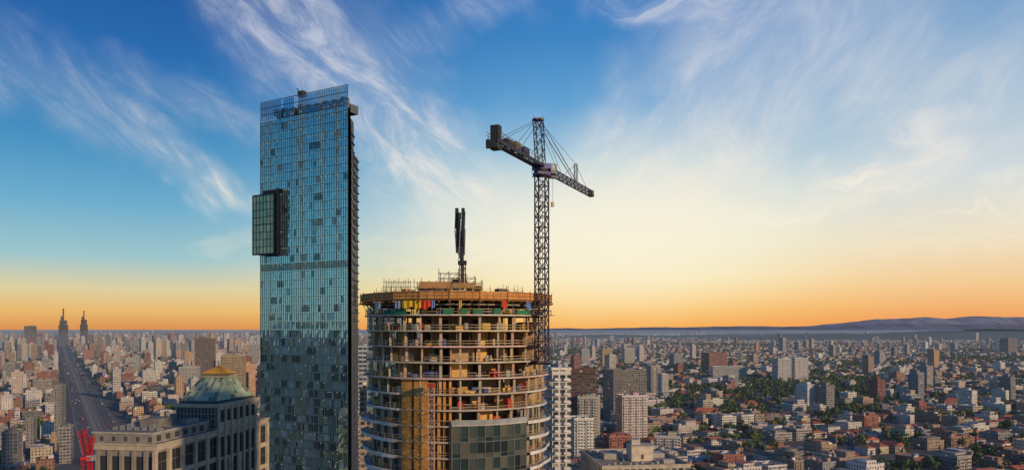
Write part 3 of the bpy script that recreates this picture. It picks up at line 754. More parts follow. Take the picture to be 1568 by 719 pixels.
# ---------------- CONSTRUCTION TOWER
def construction():
    root=empty('building_under_construction')
    cx,cy=-12.9,184.; R=20.6; FH=3.33
    con=(.6,.53,.44); conD=(.3,.25,.19); timber=(.46,.2,.06); ply=(.6,.28,.08); steel=(.1,.09,.085)
    pt=lambda r,a,z:(cx+r*math.sin(a),cy-r*math.cos(a),z)
    rad=math.radians; rr=random.Random(5)
    core=MB(); st=MB(); rail=MB()
    z0=CZ+3.2
    lv=[z0-FH*k for k in range(0,40)]
    for k,z in enumerate(lv):
        if z<0: break
        Rk=R+(.25*math.sin(k*1.7)) + (.7 if k in(0,3,4) else 0)
        edge=tuple(v*rr.uniform(.85,1.15) for v in (con if k<6 else (.62,.57,.5)))
        st.arc(cx,cy,0,Rk,0,2*math.pi,z-.3,z,2,edge,72,colt=(.46,.41,.34),colb=(.7,.42,.18))
        nC=30
        for i in range(nC):
            a=2*math.pi*(i+.5)/nC
            if z-FH<0: continue
            w=.55 if i%2 else .38
            p=pt(Rk-.9-(i%2)*.5,a,z-FH); q=pt(Rk-.9-(i%2)*.5,a,z-.3)
            st.beam(p,q,w,2,tuple(v*rr.uniform(.8,1.1) for v in (.56,.43,.3)))
        for i in range(14):
            a=2*math.pi*(i+.2)/14
            st.beam(pt(R*.62,a,z-FH),pt(R*.62,a,z-.3),.6,2,(.45,.33,.21))
        if 1<=k<16:
            for i in range(20):
                if rr.random()<.62:
                    a=2*math.pi*i/20; ww=rad(rr.uniform(7,17)); rq=rr.choice([.68,.75,.82,.58])*R
                    st.arc(cx,cy,rq-.2,rq,a,a+ww,z-FH+.01,z-.31,2,rr.choice([(.72,.4,.12),(.6,.44,.27),(.48,.32,.18),(.74,.44,.14),(.4,.37,.33),(.28,.2,.13)]),3)
                    if rr.random()<.6:
                        p=pt(rq,a,z-FH/2-.15);q=pt(Rk-1.5,a,z-FH/2-.15); st.beam(p,q,.2,2,(.55,.38,.22),h=FH-.35)
        if k<12:
            nP=48
            for i in range(nP):
                a=2*math.pi*i/nP
                rail.beam(pt(Rk-.12,a,z),pt(Rk-.12,a,z+1.15),.07,0,(.35,.25,.13))
                a2=2*math.pi*(i+1)/nP
                for hh in(.55,1.1):
                    if rr.random()<.85: rail.beam(pt(Rk-.12,a,z+hh),pt(Rk-.12,a2,z+hh),.06,0,rr.choice([(.5,.35,.15),(.4,.3,.2),(.5,.42,.3)]),h=.11)
            for i in range(30):
                a=rr.uniform(-1.7,1.7); r=R-rr.uniform(1.2,6); p=pt(r,a,z)
                st.box(p[0],p[1],z,rr.uniform(.4,2.2),rr.uniform(.4,1.6),rr.uniform(.4,1.7),a,2,2,rr.choice([(.65,.3,.07),(.3,.3,.3),(.2,.1,.06),(.5,.45,.35),(.08,.12,.35),(.5,.05,.03),(.7,.45,.08)]))
    for k in(0,1,2):
        z=lv[k]; n=90 if k==0 else 60
        for i in range(n):
            a=rr.uniform(0,6.28); r=R*rr.uniform(.5,.985)
            rail.beam(pt(r,a,z),pt(r,a,z+FH-.3),.1,0,rr.choice([steel,(.35,.2,.08),(.25,.12,.06),(.4,.35,.3)]))
    core.box(cx,cy,0,15,15,CZ+8,.3,2,2,(.46,.34,.22))
    for k,z in enumerate(lv[:20]):
        for a in(-.9,-.35,.2,.8):
            core.box(cx+ (a*6),cy-8.6,z,1.3,.25,2.3,.3,2,2,(.03,.025,.02))
    zt=PZ(445,161.5); zd=PZ(457,161.5)
    RT=22.2; n=22
    st.arc(cx,cy,0,RT-.3,0,2*math.pi,zd-.25,zd,2,timber,n,colb=(.36,.19,.08))
    st.arc(cx,cy,RT-.15,RT,0,2*math.pi,zd,zt,2,ply,n)
    for i in range(n):
        a=2*math.pi*i/n; b=2*math.pi*(i+1)/n
        rail.beam(pt(RT+.08,a,zd-.3),pt(RT+.08,a,zt+.35),.16,0,(.3,.12,.04))
        for t in(.25,.5,.75):
            p=Vector(pt(RT,a,0)).lerp(Vector(pt(RT,b,0)),t); rail.beam((p.x,p.y-.03,zd),(p.x,p.y-.03,zt),.07,0,(.28,.12,.04))
        for zz in (zd+.1,zt-.15,(zd+zt)/2): rail.beam(pt(RT+.1,a,zz),pt(RT+.1,b,zz),.12,0,rr.choice([(.55,.3,.1),(.35,.15,.05)]))
        st.beam(pt(15,a,zd-.5),pt(RT+.4,a,zd-.45),.2,2,(.35,.17,.06),h=.4)
        rail.beam(pt(RT-.2,a,zd-.4),pt(R-.3,a,lv[0]+.4),.14,0,(.25,.13,.06))
    for i in range(60):
        a=2*math.pi*i/60; st.beam(pt(17,a,zd-.55),pt(RT+.1,a,zd-.55),.1,2,(.45,.25,.1),h=.2)
        rail.beam(pt(R-1.2,a,lv[0]),pt(R-1.2,a,zd-.3),.12,0,steel)
    st.arc(cx,cy,9,R-.4,0,2*math.pi,zd-1.2,zd-.9,2,conD,48)
    def th(px,r=R+.4):
        lo,hi=-1.5,1.5
        for _ in range(40):
            m_=(lo+hi)/2; X=cx+r*math.sin(m_);Y=cy-r*math.cos(m_)
            if 784+F*X/Y<px: lo=m_
            else: hi=m_
        return lo
    for (x0,x1) in((588,600),(604,622),(678,694),(706,716),(724,740),(756,768),(792,812),(824,832)):
        r=R+.95; st.arc(cx,cy,r-.05,r,th(x0,r),th(x1,r),lv[0]+.05,lv[0]+rr.uniform(.7,1.25),2,rr.choice([(.02,.18,.09),(.02,.2,.1),(.03,.14,.08)]),3)
    for (x0,x1,c) in((604,613,(.25,.3,.42)),(615,632,(.8,.5,.03)),(633,645,(.82,.44,.02)),(646,659,(.75,.06,.02)),(660,666,(.15,.22,.55)),(574,583,(.5,.52,.52)),(702,707,(.7,.4,.05)),(768,777,(.65,.07,.03)),(806,813,(.1,.2,.5))):
        a0,a1=th(x0,RT-.1),th(x1,RT-.1)
        for s_ in range(4):
            aa=a0+(a1-a0)*s_/4;ab=a0+(a1-a0)*(s_+1)/4
            zz=zd-1.7-.4*math.sin((s_+.5)/4*3.14)+rr.uniform(-.2,.2)
            r1=RT-.1+(.18 if s_%2 else 0); r2=RT-.1+(0 if s_%2 else .18)
            st.quad([pt(r1,aa,zz),pt(r2,ab,zz+.1),pt(r2,ab,zd-.3),pt(r1,aa,zd-.3)],2,c)
    for i in range(80):
        a=rr.uniform(-2.6,-.35) if i<50 else rr.uniform(-.3,2.6); r=rr.uniform(12,20)
        p=pt(r,a,zd); rail.beam(p,(p[0]+rr.uniform(-.15,.15),p[1],zt+rr.uniform(.4,2.0)),.09,0,(.12,.09,.08))
    for i in range(26):
        a=rr.uniform(-1.6,1.6); r=rr.uniform(10,20); p=pt(r,a,zd); st.box(p[0],p[1],zd,rr.uniform(1,3.5),rr.uniform(1,2),rr.uniform(1.5,2.6),a,2,2,rr.choice([(.4,.22,.08),(.3,.3,.3),(.15,.12,.1),(.5,.4,.25)]))
    def sc(px0,px1,py0,py1,Y,dep,col,t=.12,sx=1.6):
        X0,X1=PX(px0,Y),PX(px1,Y);za,zb=PZ(py1,Y),PZ(py0,Y); nn=max(1,int((X1-X0)/sx))
        for yy in(Y,Y+dep):
            for i in range(nn+1):
                x=X0+(X1-X0)*i/nn; rail.beam((x,yy,za),(x,yy,zb+rr.uniform(0,.8)),t,0,col)
            for zz in np.arange(za,zb+.1,1.05): rail.beam((X0-.3,yy,zz),(X1+.3,yy,zz+rr.uniform(-.05,.05)),t*.8,0,col)
        for i in range(nn):
            x=X0+(X1-X0)*i/nn; rail.beam((x,Y,za),(x+(X1-X0)/nn,Y,zb),t*.6,0,col)
    Yc=180
    zA=PZ(446,Yc)
    for (x0,x1,yt,dy,cl) in((638,652,435,4,(.26,.15,.08)),(655,668,433,0,(.2,.13,.09)),(671,689,429,5,(.3,.19,.1)),(692,703,427,1,(.17,.11,.08)),(712,722,433,5,(.3,.2,.12)),(724,736,436,2,(.22,.14,.09))):
        X0,X1=PX(x0,Yc),PX(x1,Yc); zT=PZ(yt,Yc); core.box((X0+X1)/2,Yc+dy,zA,X1-X0,.5,zT-zA,.05*dy,2,2,cl)
        for q in range(3): core.beam((X0,Yc+dy-.45,zA+(zT-zA)*(.2+.3*q)),(X1,Yc+dy-.45,zA+(zT-zA)*(.2+.3*q)),.15,2,(.4,.24,.1))
        core.beam((X0-.3,Yc+dy-1,zT-.9),(X1+.3,Yc+dy-1,zT-.9),1.2,2,(.3,.2,.12),h=.08)
        for q in range(4):
            x=X0+(X1-X0)*q/3; core.beam((x,Yc+dy-1.5,zT-.9),(x,Yc+dy-1.5,zT+.3),.06,2,(.25,.18,.1))
        core.beam((X0,Yc+dy-1.5,zT+.2),(X1,Yc+dy-1.5,zT+.2),.07,2,(.3,.2,.1))
    sc(634,737,430,446,Yc-2,6,(.22,.12,.06)); sc(672,702,416,432,Yc-1,4,(.18,.11,.07),.14); sc(700,727,423,432,Yc-1,4,(.2,.1,.05)); sc(588,626,431,446,170,3,(.13,.12,.13),.1,.9)
    sc(738,800,441,446,170,3,(.3,.17,.08),.08)
    core.box(PX(668,Yc),Yc-3,PZ(442,Yc),7,.4,1.5,.1,2,2,(.4,.22,.09)); core.box(PX(712,Yc),Yc-3,PZ(442,Yc),5,.4,1.2,.1,2,2,(.42,.24,.1))
    m,g,b=newmat('orange_sheathing')
    uv=g.n('ShaderNodeUVMap')
    br=g.n('ShaderNodeTexBrick'); g.set(br.inputs[0],uv.outputs[0]); br.inputs['Scale'].default_value=1; br.inputs['Brick Width'].default_value=1.22; br.inputs['Row Height'].default_value=2.44; br.inputs['Mortar Size'].default_value=.03
    br.inputs[1].default_value=(.78,.38,.08,1);br.inputs[2].default_value=(.68,.3,.06,1);br.inputs[3].default_value=(.3,.12,.03,1); br.offset=.0
    tc=g.n('ShaderNodeTexCoord').outputs['Object']; f=g.mr(g.noise(tc,.6,6,.7),.3,.72,.6,1.1)
    x=g.n('ShaderNodeVectorMath',operation='SCALE'); g.set(x.inputs[0],br.outputs[0]); g.set(x.inputs['Scale'],f); g.set(b.inputs['Base Color'],x.outputs[0]); b.inputs['Roughness'].default_value=.8
    sh=MB(); a0,a1,a2,a3=th(613),th(654),th(668),th(691)
    zs=PZ(582,163.5)
    for k,z in enumerate(lv):
        zt_=z-.3; zb_=z-FH
        if zt_>zs+1 or zb_<20: continue
        for (u,v,rq) in((a0,a0+(a1-a0)*.42,R+.05),(a0+(a1-a0)*.5,a1-.01,R+.05),(a2,a2+(a3-a2)*.2,R-.5),(a2+(a3-a2)*.42,a2+(a3-a2)*.6,R-.5),(a2+(a3-a2)*.82,a3,R-.5)):
            sh.arc(cx,cy,rq-.2,rq,u,v,zb_+.02,zt_-.01,0,(1,1,1),3)
        sh.arc(cx,cy,R-.8,R-.6,a0+(a1-a0)*.42,a0+(a1-a0)*.5,zb_+.02,zt_-.01,0,(1,1,1),1)
        st.arc(cx,cy,R-1.4,R-1.2,a2,a3,zb_+.02,zt_-.02,2,(.2,.07,.03),2)
        sh.arc(cx,cy,R-.5,R+.04,a1-.008,a1+.004,zb_+.02,zt_-.01,0,(1,1,1),1)
        rail.beam(pt(R+.12,a0,zb_+.9),pt(R+.12,a1,zb_+.9),.08,0,(.35,.2,.08))
        rail.beam(pt(R+.1,a2,zb_+1.0),pt(R+.1,a3,zb_+1.0),.08,0,(.45,.2,.08))
    sh.build('orange_wall_sheathing',[m],root)
    m,g,b=newmat('bay_glass')
    at=g.n('ShaderNodeAttribute',attribute_name='Col').outputs[0]; g.set(b.inputs['Base Color'],at)
    b.inputs['Roughness'].default_value=.12; b.inputs['Specular IOR Level'].default_value=.8; b.inputs['Metallic'].default_value=.1
    gl=MB(); b0,b1=th(692,R+1),th(806,R+1); ztop=PZ(652,162.5); Rg=R+.9; ncol=10
    gl.arc(cx,cy,Rg-3,Rg+.15,b0,b1+.01,ztop,ztop+.28,1,(.5,.48,.45),10); gl.arc(cx,cy,Rg-.1,Rg+.25,b0-.005,b1+.012,ztop+.28,ztop+1.25,1,(.33,.35,.36),10)
    z=ztop
    while z>30:
        hts=FH
        for i in range(ncol):
            u=b0+(b1-b0)*i/ncol;v=b0+(b1-b0)*(i+1)/ncol
            for (za,zb) in((z-hts,z-hts*.72),(z-hts*.72,z)):
                col=rr.choice([(.02,.045,.045),(.04,.065,.06),(.07,.085,.075),(.015,.025,.03),(.12,.12,.09)])
                j=[rr.gauss(0,.012) for _ in range(4)]
                gl.quad([pt(Rg+j[0],u,za),pt(Rg+j[1],v,za),pt(Rg+j[2],v,zb),pt(Rg+j[3],u,zb)],0,col)
        for i in range(ncol):
            u=b0+(b1-b0)*i/ncol;v=b0+(b1-b0)*(i+1)/ncol
            gl.beam(pt(Rg+.06,u,z-hts),pt(Rg+.06,v,z-hts),.12,1,(.13,.15,.15),h=.16); gl.beam(pt(Rg+.05,u,z-hts*.72),pt(Rg+.05,v,z-hts*.72),.08,1,(.1,.12,.12))
        z-=hts
    for i in range(ncol+1):
        u=b0+(b1-b0)*i/ncol; gl.beam(pt(Rg+.08,u,30),pt(Rg+.08,u,ztop),.1 if i%2 else .18,1,(.15,.17,.17))
    gl.arc(cx,cy,R-.4,Rg,b0-.008,b0,30,ztop,1,(.2,.2,.2),1); gl.arc(cx,cy,R-.4,Rg,b1,b1+.008,30,ztop,1,(.25,.25,.25),1)
    gl.build('glazed_bay',[m,M['paint']],root)
    bal=MB(); wc=(.66,.64,.6)
    for k,z in enumerate(lv):
        if z<10 or z>PZ(588,165): continue
        low=z<PZ(630,165)
        for (u,v) in ((-1.75,a0-.03),(b1+.03,1.75)):
            if low:
                nn=14
                for i in range(nn):
                    aa=u+(v-u)*i/nn;ab=u+(v-u)*(i+1)/nn
                    def rr_(a): return R+.6+1.0*abs(math.sin((a-u)*3.2+k*.5))
                    ra,rb=rr_(aa),rr_(ab)
                    bal.quad([pt(R-.3,aa,z+.02),pt(ra,aa,z+.02),pt(rb,ab,z+.02),pt(R-.3,ab,z+.02)],0,wc)
                    bal.quad([pt(ra,aa,z-.33),pt(R-.3,aa,z-.33),pt(R-.3,ab,z-.33),pt(rb,ab,z-.33)],0,(.5,.48,.45))
                    bal.quad([pt(ra,aa,z-.33),pt(rb,ab,z-.33),pt(rb,ab,z+.35),pt(ra,aa,z+.35)],0,wc)
                    bal.quad([pt(rb-.12,ab,z+.02),pt(ra-.12,aa,z+.02),pt(ra-.12,aa,z+.35),pt(rb-.12,ab,z+.35)],0,wc)
                    bal.quad([pt(ra-.12,aa,z+.35),pt(ra,aa,z+.35),pt(rb,ab,z+.35),pt(rb-.12,ab,z+.35)],0,wc)
            else: bal.arc(cx,cy,R-.3,R+.45,u,v,z-.32,z+.03,0,wc)
        bal.arc(cx,cy,R-.2,R+.28,a0-.02,a1,z-.3,z+.02,0,(.45,.33,.2),4)
        bal.arc(cx,cy,R-.2,R+.28,a2,(a3 if z<ztop+1 else b1+.03),z-.3,z+.02,0,(.48,.4,.32),10)
        if low:
            for s0,s1 in((-1.75,a0-.05),(b1+.05,1.75)):
                bal.arc(cx,cy,R-1.6,R-1.5,s0,s1,z+.03,z+FH-.34,0,(.3,.27,.24),8)
                for i in range(6):
                    a=s0+(s1-s0)*(i+.3)/6; bal.arc(cx,cy,R-1.49,R-1.44,a,a+.07,z+.1,z+2.4,0,(.04,.045,.05),1)
    bal.build('balconies',[M['paint']],root)
    st.build('floor_slabs_and_columns',STD,root); rail.build('edge_protection_and_scaffold',[M['metal']],root); core.build('concrete_core',STD,root)
    ho=MB(); Yh=160.6; X=PX(661,Yh); ho.lattice((X,Yh,0),(X,Yh,PZ(586,Yh)),1.1,1.1,.14,(.6,.4,.28))
    for k in range(3,30): ho.beam((X,Yh+.5,k*4.5-4),(X,Yh+3,k*4.5-4),.12,0,(.3,.2,.15))
    ho.box(X,Yh,PZ(592,Yh),1.6,1.5,.8,0,0,0,(.45,.06,.03))
    ho.build('construction_hoist_mast',[M['metal']])
construction()

# ---------------- concrete placing boom
def boom():
    mb=MB(); Y=178; d=(.045,.055,.09); k=(.03,.035,.045)
    P=lambda px,py,dy=0:(PX(px,Y),Y+dy,PZ(py,Y))
    mb.beam(P(708,446),P(708,405),.75,0,(.1,.06,.06)); mb.lattice(P(708,446),P(708,404),1.3,1.2,.13,(.2,.08,.06))
    mb.box(PX(708,Y),Y,PZ(405,Y),1.9,1.9,.9,0,0,0,k,bottom=True)
    mb.beam(P(708,402),P(706,392),.8,0,d)
    mb.beam(P(701,385),P(700,323),.62,0,d,h=1.0); mb.beam(P(700,324),P(699,350),.8,0,k,h=1.1)
    mb.beam(P(707,398,.9),P(709.5,323,.9),.8,0,(.05,.06,.1),h=1.1); mb.beam(P(705,390,-.9),P(704,330,-.9),.5,0,k,h=.8)
    mb.beam(P(709,330,-.2),P(710,375,-.2),.4,0,k)
    for (x,y) in((700,324),(709.5,324),(701,383),(704,331),(707,392)):
        mb.beam(P(x-2.5,y,-.9),P(x+2.5,y,-.9),1.0,0,k,h=1.3)
    mb.beam(P(697,352,-.6),P(699,380,-.6),.28,0,(.25,.25,.27)); mb.beam(P(712,350,.2),P(711,390,.2),.26,0,(.2,.2,.22)); mb.beam(P(700,383),P(706,396),.4,0,d)
    mb.beam(P(706,340,-1.4),P(703,398,-1.4),.2,0,(.3,.3,.32)); mb.beam(P(712.6,405),P(712.6,432),.22,0,k); mb.beam(P(703,404),P(714,412),.2,0,(.3,.05,.04))
    for py in(335,348,361,374): mb.beam(P(698,py,-1),P(711,py,-1),.15,0,k)
    mb.build('concrete_placing_boom',[M['metal']])
boom()

# ---------------- tower crane
def crane():
    root=empty('tower_crane'); mb=MB(); dk=(.04,.03,.05); bl=(.03,.04,.2); tn=(.2,.15,.1)
    Y=171.5; X=PX(829.5,Y); base=CZ-7; zs=PZ(262,Y)
    jd=Vector((.385,.923,0)); side=(jd.x,jd.y,0)
    mb.lattice((X,Y,base),(X,Y,zs-1),2.35,2.3,.3,dk,side=side)
    for k in range(18):
        z=base+k*2.3+1.0
        if z<zs-3: mb.beam((X-.5,Y-.2,z),(X+.4,Y+.2,z+1.9),.14,0,(.12,.11,.12)); 
    mb.beam((X-.35,Y,base),(X-.35,Y,zs-1),.1,0,tn); mb.beam((X+.15,Y,base),(X+.15,Y,zs-1),.1,0,tn)
    mb.build('mast',[M['metal']],root)
    b2=MB()
    b2.beam((X-6,Y+3,base-.4),(X+1.8,Y-1.2,base-.4),.5,0,dk); b2.beam((X-5,Y+6,base-.4),(X+1.8,Y+1.3,base-.4),.5,0,dk); b2.box(X,Y,base-.2,3.4,3.4,.35,.4,0,0,dk,bottom=True)
    for zt in(CZ+1.5,):
        b2.beam((X-1.2,Y,zt),(X-5,Y+6,zt),.25,0,dk); b2.beam((X+1,Y,zt),(X-2,Y+9,zt),.25,0,dk)
    for zz in (CZ+3,CZ-3): 
        b2.box(X,Y,zz,4.2,4.2,.15,.4,0,0,(.12,.08,.06),bottom=True)
        for dx in(-2,2):
            for dy in(-2,2): b2.beam((X+dx,Y+dy,zz),(X+dx,Y+dy,zz+1.2),.08,0,dk)
        for s in(-2,2): b2.beam((X-2,Y+s,zz+1.1),(X+2,Y+s,zz+1.1),.08,0,dk); b2.beam((X+s,Y-2,zz+1.1),(X+s,Y+2,zz+1.1),.08,0,dk)
    b2.build('mast_base_and_ties',[M['metal']],root)
    t=MB()
    t.box(X,Y,zs-1,3.0,3.0,.7,.39,0,0,bl,bottom=True); t.arc(X,Y,0,1.7,0,6.2832,zs-.3,zs+.3,0,dk,16); t.box(X,Y,zs+.3,3.2,3.4,1.2,.39,0,0,bl,bottom=True)
    t.box(X+2.3,Y+.3,zs-.6,1.4,1.9,2.1,.39,0,0,(.06,.07,.1),bottom=True); t.box(X+2.35,Y-.6,zs+.1,1.1,.3,1.1,.39,0,0,(.2,.25,.3),bottom=True)
    for s in(-1,1):
        t.beam((X-2.2,Y+2.0*s,zs-.9),(X+2.4,Y+2.0*s,zs-.9),.12,0,dk); t.beam((X-2.2,Y+2.0*s,zs+.2),(X+2.4,Y+2.0*s,zs+.2),.08,0,dk)
    apex=Vector((PX(824,Y),Y,PZ(183,Y)))
    t.lattice((X-.3,Y,zs+1.5),tuple(apex),1.75,1.7,.2,dk,side=side)
    t.box(apex.x,apex.y,apex.z-.2,2.1,1.9,.35,.39,0,0,dk,bottom=True)
    for sx in(-1,1): t.beam((apex.x+sx,apex.y,apex.z),(apex.x+sx,apex.y,apex.z+.8),.1,0,dk)
    t.build('slewing_unit_and_tower_head',[M['metal']],root)
    j=MB(); zj=zs+1.2; o=Vector((X,Y,zj)); tip=o+jd*37; 
    j.lattice(tuple(o+jd*1.4),tuple(tip),1.6,1.5,.17,dk,tri=True,w2=1.5)
    j.box(tip.x,tip.y,zj-1,1.5,1.2,1.6,1.18,0,0,(.2,.12,.1),bottom=True)
    nrm=Vector((jd.y,-jd.x,0))
    for i in range(12): 
        if i%2: 
            p=o+jd*(3+i*2.8); j.beam(p-nrm*.4-Vector((0,0,.85)),p+jd*2.4-nrm*.4-Vector((0,0,.85)),.5,0,tn,h=.08)
    s0=o+jd*24; s1=s0+Vector((0,0,5)); j.lattice(tuple(s0+Vector((0,0,.6))),tuple(s1),.7,.9,.1,dk,side=side)
    j.beam(s1,o+jd*33+Vector((0,0,.7)),.07,0,dk); j.beam(s1,o+jd*15+Vector((0,0,.7)),.07,0,dk)
    tr=o+jd*7; j.box(tr.x,tr.y,zj-1.5,1.6,1.3,.5,.39,0,0,dk,bottom=True)
    j.beam(tr-Vector((0,0,1.5)),tr-Vector((0,0,7)),.06,0,dk); j.box(tr.x,tr.y,zj-8,.6,.4,1.1,.39,0,0,(.3,.2,.03),bottom=True)
    for dd in(12,23,24): 
        for s in(-.5,.5): j.beam(apex+nrm*s,o+jd*dd+nrm*s*.6+Vector((0,0,.7)),.07,0,dk)
    j.beam(apex,s1,.06,0,dk)
    j.build('jib',[M['metal']],root)
    c=MB(); e=o-jd*26.5
    for s in(-1.0,1.0):
        c.beam(o+nrm*s-Vector((0,0,.3)),e+nrm*s-Vector((0,0,.3)),.25,0,dk,h=.7)
        for hh in(.7,1.3): c.beam(o+nrm*s*1.25-jd*3+Vector((0,0,hh)),e+nrm*s*1.25+Vector((0,0,hh)),.07,0,(.15,.13,.06))
        for i in range(16): 
            p=o-jd*(3+i*1.5)+nrm*s*1.25; c.beam(p-Vector((0,0,.3)),p+Vector((0,0,1.3)),.08,0,(.15,.13,.06))
    for i in range(17):
        p=o-jd*(1+i*1.5); c.beam(p-nrm*1.0-Vector((0,0,.3)),p+nrm*1.0-Vector((0,0,.3)),.15,0,dk)
        if i%2==0: c.beam(p-nrm*1.0-Vector((0,0,.3)),p-jd*1.5+nrm*1.0-Vector((0,0,.3)),.1,0,dk)
    pz=lambda t_,s,z:(o-jd*t_+nrm*s+Vector((0,0,z)))
    c.beam(pz(2,-.3,-.5),pz(23,-.3,-.5),1.0,0,(.16,.13,.09),h=.06)
    for (t_,L,W,H,cl) in((9,3,1.4,1.5,bl),(14,2.4,1.5,1.6,(.2,.16,.06)),(18,2.4,1.3,1.3,dk)):
        c.beam(pz(t_,0,.1+H/2),pz(t_+L,0,.1+H/2),W,0,cl,h=H)
    for i in range(3):
        c.beam(pz(24.0+i*.55,0,.5),pz(24.45+i*.55,0,.5),1.7,0,(.035,.032,.03) if i%2 else (.05,.045,.04),h=4.6)
    c.beam(pz(25.7,-.2,-.9),pz(26.4,-.2,-.9),2.4,0,(.05,.05,.045),h=1.5)
    for s in(-.9,.9):
        c.beam(apex+nrm*s*.5,pz(23.5,s,.3),.07,0,dk); c.beam(apex+nrm*s*.5,pz(15,s,.3),.07,0,dk)
    c.build('counter_jib',[M['metal']],root)
crane()

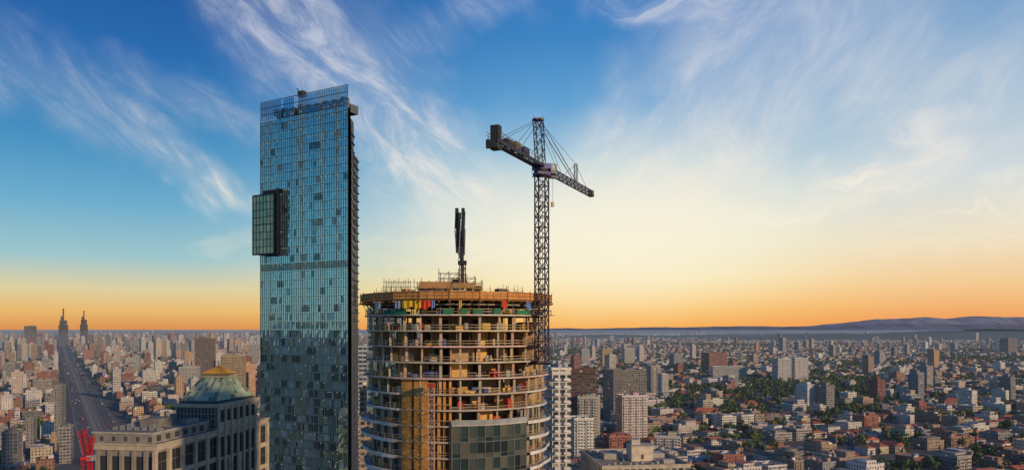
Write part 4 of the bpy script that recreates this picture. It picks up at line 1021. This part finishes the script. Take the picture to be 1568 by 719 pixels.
# ---------------- pyramid-roof building
def deco():
    root=empty('pyramid_roof_tower'); ax,ay=-104.,229.; ux,uy=.988,-.153; vx,vy=.153,.988
    W=lambda x,y:(ax+x*ux+y*vx,ay+x*uy+y*vy); rot=math.atan2(uy,ux)
    mb=MB(); cr=(.52,.44,.33); gr=(.22,.2,.18); wd=(.015,.02,.025)
    def bx(x0,x1,y0,y1,z0,z1,mi=2,col=cr,mr=2,colr=None):
        mb.prism([W(x0,y0),W(x1,y0),W(x1,y1),W(x0,y1)],z0,z1,mi,mr,col,colr or col,bottom=True)
    bx(-20,-.8,.6,71,0,94.5,2,(.3,.27,.23))
    bx(-20.4,.1,.1,71.4,94.5,96.0,colr=(.2,.19,.18))
    bx(-20.7,.4,-.2,71.7,96.0,96.5,colr=(.24,.22,.2))
    nb=10; L=71/nb
    for i in range(nb+1): bx(-.8,.05,i*L-.7,i*L+.9,0,94.49)
    for zf in range(14):
        z=94.5-.5-zf*8.2
        if z<10: break
        bx(-.8,-.15,.95,70.3,z-.4-6.6-1.0,z-6.6); 
        for i in range(nb):
            bx(-.79,-.72,i*L+1.0,(i+1)*L-.8,z-6.55,z-.3,2,wd)
            bx(-.7,-.6,i*L+L/2-.05,i*L+L/2+.15,z-6.5,z-.3,3,(.15,.14,.12)); bx(-.7,-.6,i*L+1,(i+1)*L-.8,z-3.3,z-3.0,3,(.15,.14,.12))
    bx(-20.2,-1.2,-.1,30,96.5,99.3,2,(.28,.26,.23)); bx(-20.5,-.9,-.4,30.3,99.3,99.9,2,(.4,.37,.32),colr=(.22,.2,.19))
    for i in range(5):
        x=-19.5+i*3.9; bx(x,x+.8,-.2,.65,0,94.4,2,(.28,.25,.22))
        for zf in range(3): bx(x+1.2,x+3.4,.5,.62,86.5-zf*8,92.7-zf*8,2,(.03,.035,.04)); 
        bx(x+1.6,x+2.6,-.19,-.12,97.2,98.6,2,(.08,.08,.08))
    for i in range(6): bx(-1.25,-1.12,2+i*4.7,4.2+i*4.7,97.1,98.8,2,(.05,.05,.055))
    for i in range(7): bx(-17+i*2.4,-15.6+i*2.4,4,5.5,99.9,100.8+(i%3)*.5,3,(.3,.3,.3))
    bx(-12,-6,10,18,99.9,102.6,2,gr); bx(-17,-14,14,22,99.9,101.4,3,(.3,.29,.27)); bx(-5,-2.5,20,27,99.9,101.2,3,(.26,.26,.25))
    for yy in (8,12,24): mb.beam((*W(-18,yy),100.3),(*W(-3,yy),100.3),.35,3,(.35,.33,.3))
    zt=104.
    bx(-15,.1,34,62,96.5,zt,2,cr); bx(-15.4,.7,33.6,62.4,zt,zt+.6,2,(.55,.48,.38)); bx(-15.7,1.0,33.3,62.7,zt+.6,zt+1.0,2,(.5,.43,.33))
    for i in range(7):
        y=34.2+i*4.3; bx(.1,.6,y-.2,y+.9,0,zt,2,cr)
    for i in range(6):
        y=34.2+i*4.3; bx(.1,.2,y+1.1,y+3.9,98.8,102.8,2,wd); bx(.08,.3,y+1.0,y+4.0,93.8,96.2,2,(.4,.34,.26)); bx(.12,.22,y+1.1,y+3.9,87,93.6,2,wd)
    bx(-14.8,-.1,33.8,34.0,97.0,zt-.3,2,(.05,.05,.05))
    for i in range(12):
        x=-14.6+i*1.25; bx(x,x+.5,33.55,33.8,97.2,zt-.2,2,(.2,.19,.18))
    for zz in(98.2,99.9,101.6): bx(-14.8,-.1,33.45,33.7,zz,zz+.3,2,(.26,.24,.21))
    bx(-14,-2,30.5,33,96.5,100.2,2,gr); bx(-18.5,-15.2,36,60,96.5,101.2,2,(.25,.23,.2))
    bx(-14.2,-.7,34.8,61.2,zt+1.0,zt+1.9,2,(.06,.07,.07))
    mb.build('masonry_body',STD,root)
    m,g,b=newmat('roof_glass'); at=g.n('ShaderNodeAttribute',attribute_name='Col').outputs[0]; g.set(b.inputs['Base Color'],at); b.inputs['Roughness'].default_value=.3
    gp=MB(); rr=random.Random(3); zb=zt+1.9; zp=113.3
    b4=[(-14,35),(-.9,35),(-.9,61),(-14,61)]; t4=[(-11.4,43.8),(-3.4,43.8),(-3.4,52.4),(-11.4,52.4)]
    for s in range(4):
        n=8; rws=5
        a,bb=b4[s],b4[(s+1)%4]; c,d=t4[s],t4[(s+1)%4]
        def Q(u,v):
            x0=a[0]+(bb[0]-a[0])*u;y0=a[1]+(bb[1]-a[1])*u;x1=c[0]+(d[0]-c[0])*u;y1=c[1]+(d[1]-c[1])*u
            p=W(x0+(x1-x0)*v,y0+(y1-y0)*v); return (p[0],p[1],zb+(zp-zb)*v)
        for i in range(n):
            for r in range(rws):
                pts=[Q(i/n,r/rws),Q((i+1)/n,r/rws),Q((i+1)/n,(r+1)/rws),Q(i/n,(r+1)/rws)]
                pts=[(p[0],p[1],p[2]+rr.uniform(-.04,.04)) for p in pts]
                gp.quad(pts,0,rr.choice([(.3,.42,.3),(.36,.46,.32),(.24,.36,.27),(.46,.48,.32),(.12,.18,.13),(.18,.27,.2)]))
        for i in range(n+1): gp.beam(Q(i/n,0),Q(i/n,1),.2 if i in(0,n) else .11,1,(.5,.5,.38))
        for r in range(rws+1): gp.beam(Q(0,r/rws),Q(1,r/rws),.12,1,(.5,.5,.38))
    for (e,z0_,z1_,col) in((.5,zp,zp+.5,(.45,.4,.3)),(-.2,zp+.5,zp+1.3,(.2,.16,.1))):
        pl=[W(t4[0][0]-e,t4[0][1]-e),W(t4[1][0]+e,t4[1][1]-e),W(t4[2][0]+e,t4[2][1]+e),W(t4[3][0]-e,t4[3][1]+e)]
        gp.prism(pl,z0_,z1_,1,1,col,bottom=True)
    ap=(*W(-7.4,48.1),zp+4.0)
    pl=[W(t4[0][0],t4[0][1]),W(t4[1][0],t4[1][1]),W(t4[2][0],t4[2][1]),W(t4[3][0],t4[3][1])]
    for i in range(4):
        p,q=pl[i],pl[(i+1)%4]; gp.quad([(*p,zp+1.3),(*q,zp+1.3),ap],1,(.74,.38,.05)); gp.beam((*p,zp+1.3),ap,.18,1,(.4,.22,.06))
    gp.beam(ap,(ap[0],ap[1],ap[2]+1.5),.15,1,(.2,.2,.2))
    gp.build('glass_pyramid_roof',[m,M['paint']],root)
deco()
def redcrane():
    mb=MB(); Y=222; c=(.6,.02,.02); P=lambda px,py,dy=0:(PX(px,Y),Y+dy,PZ(py,Y))
    X=PX(133,Y); mb.lattice((X,Y,0),(X,Y,PZ(700,Y)),2.0,1.8,.24,c)
    mb.box(X,Y,PZ(702,Y),2.8,2.8,.7,.3,0,0,c,bottom=True)
    mb.lattice(P(134,698),P(126,658),1.5,1.4,.2,c); mb.lattice(P(137,698),P(142,668),.9,1.2,.15,c)
    mb.beam(P(126,660),P(142,668),.12,0,c); mb.beam(P(126,660),P(120,672),.16,0,c)
    mb.box(PX(140,Y),Y,PZ(704,Y),2.0,2,1.5,.1,0,0,(.4,.4,.4),bottom=True)
    mb.build('red_luffing_crane',[M['metal']])
redcrane()
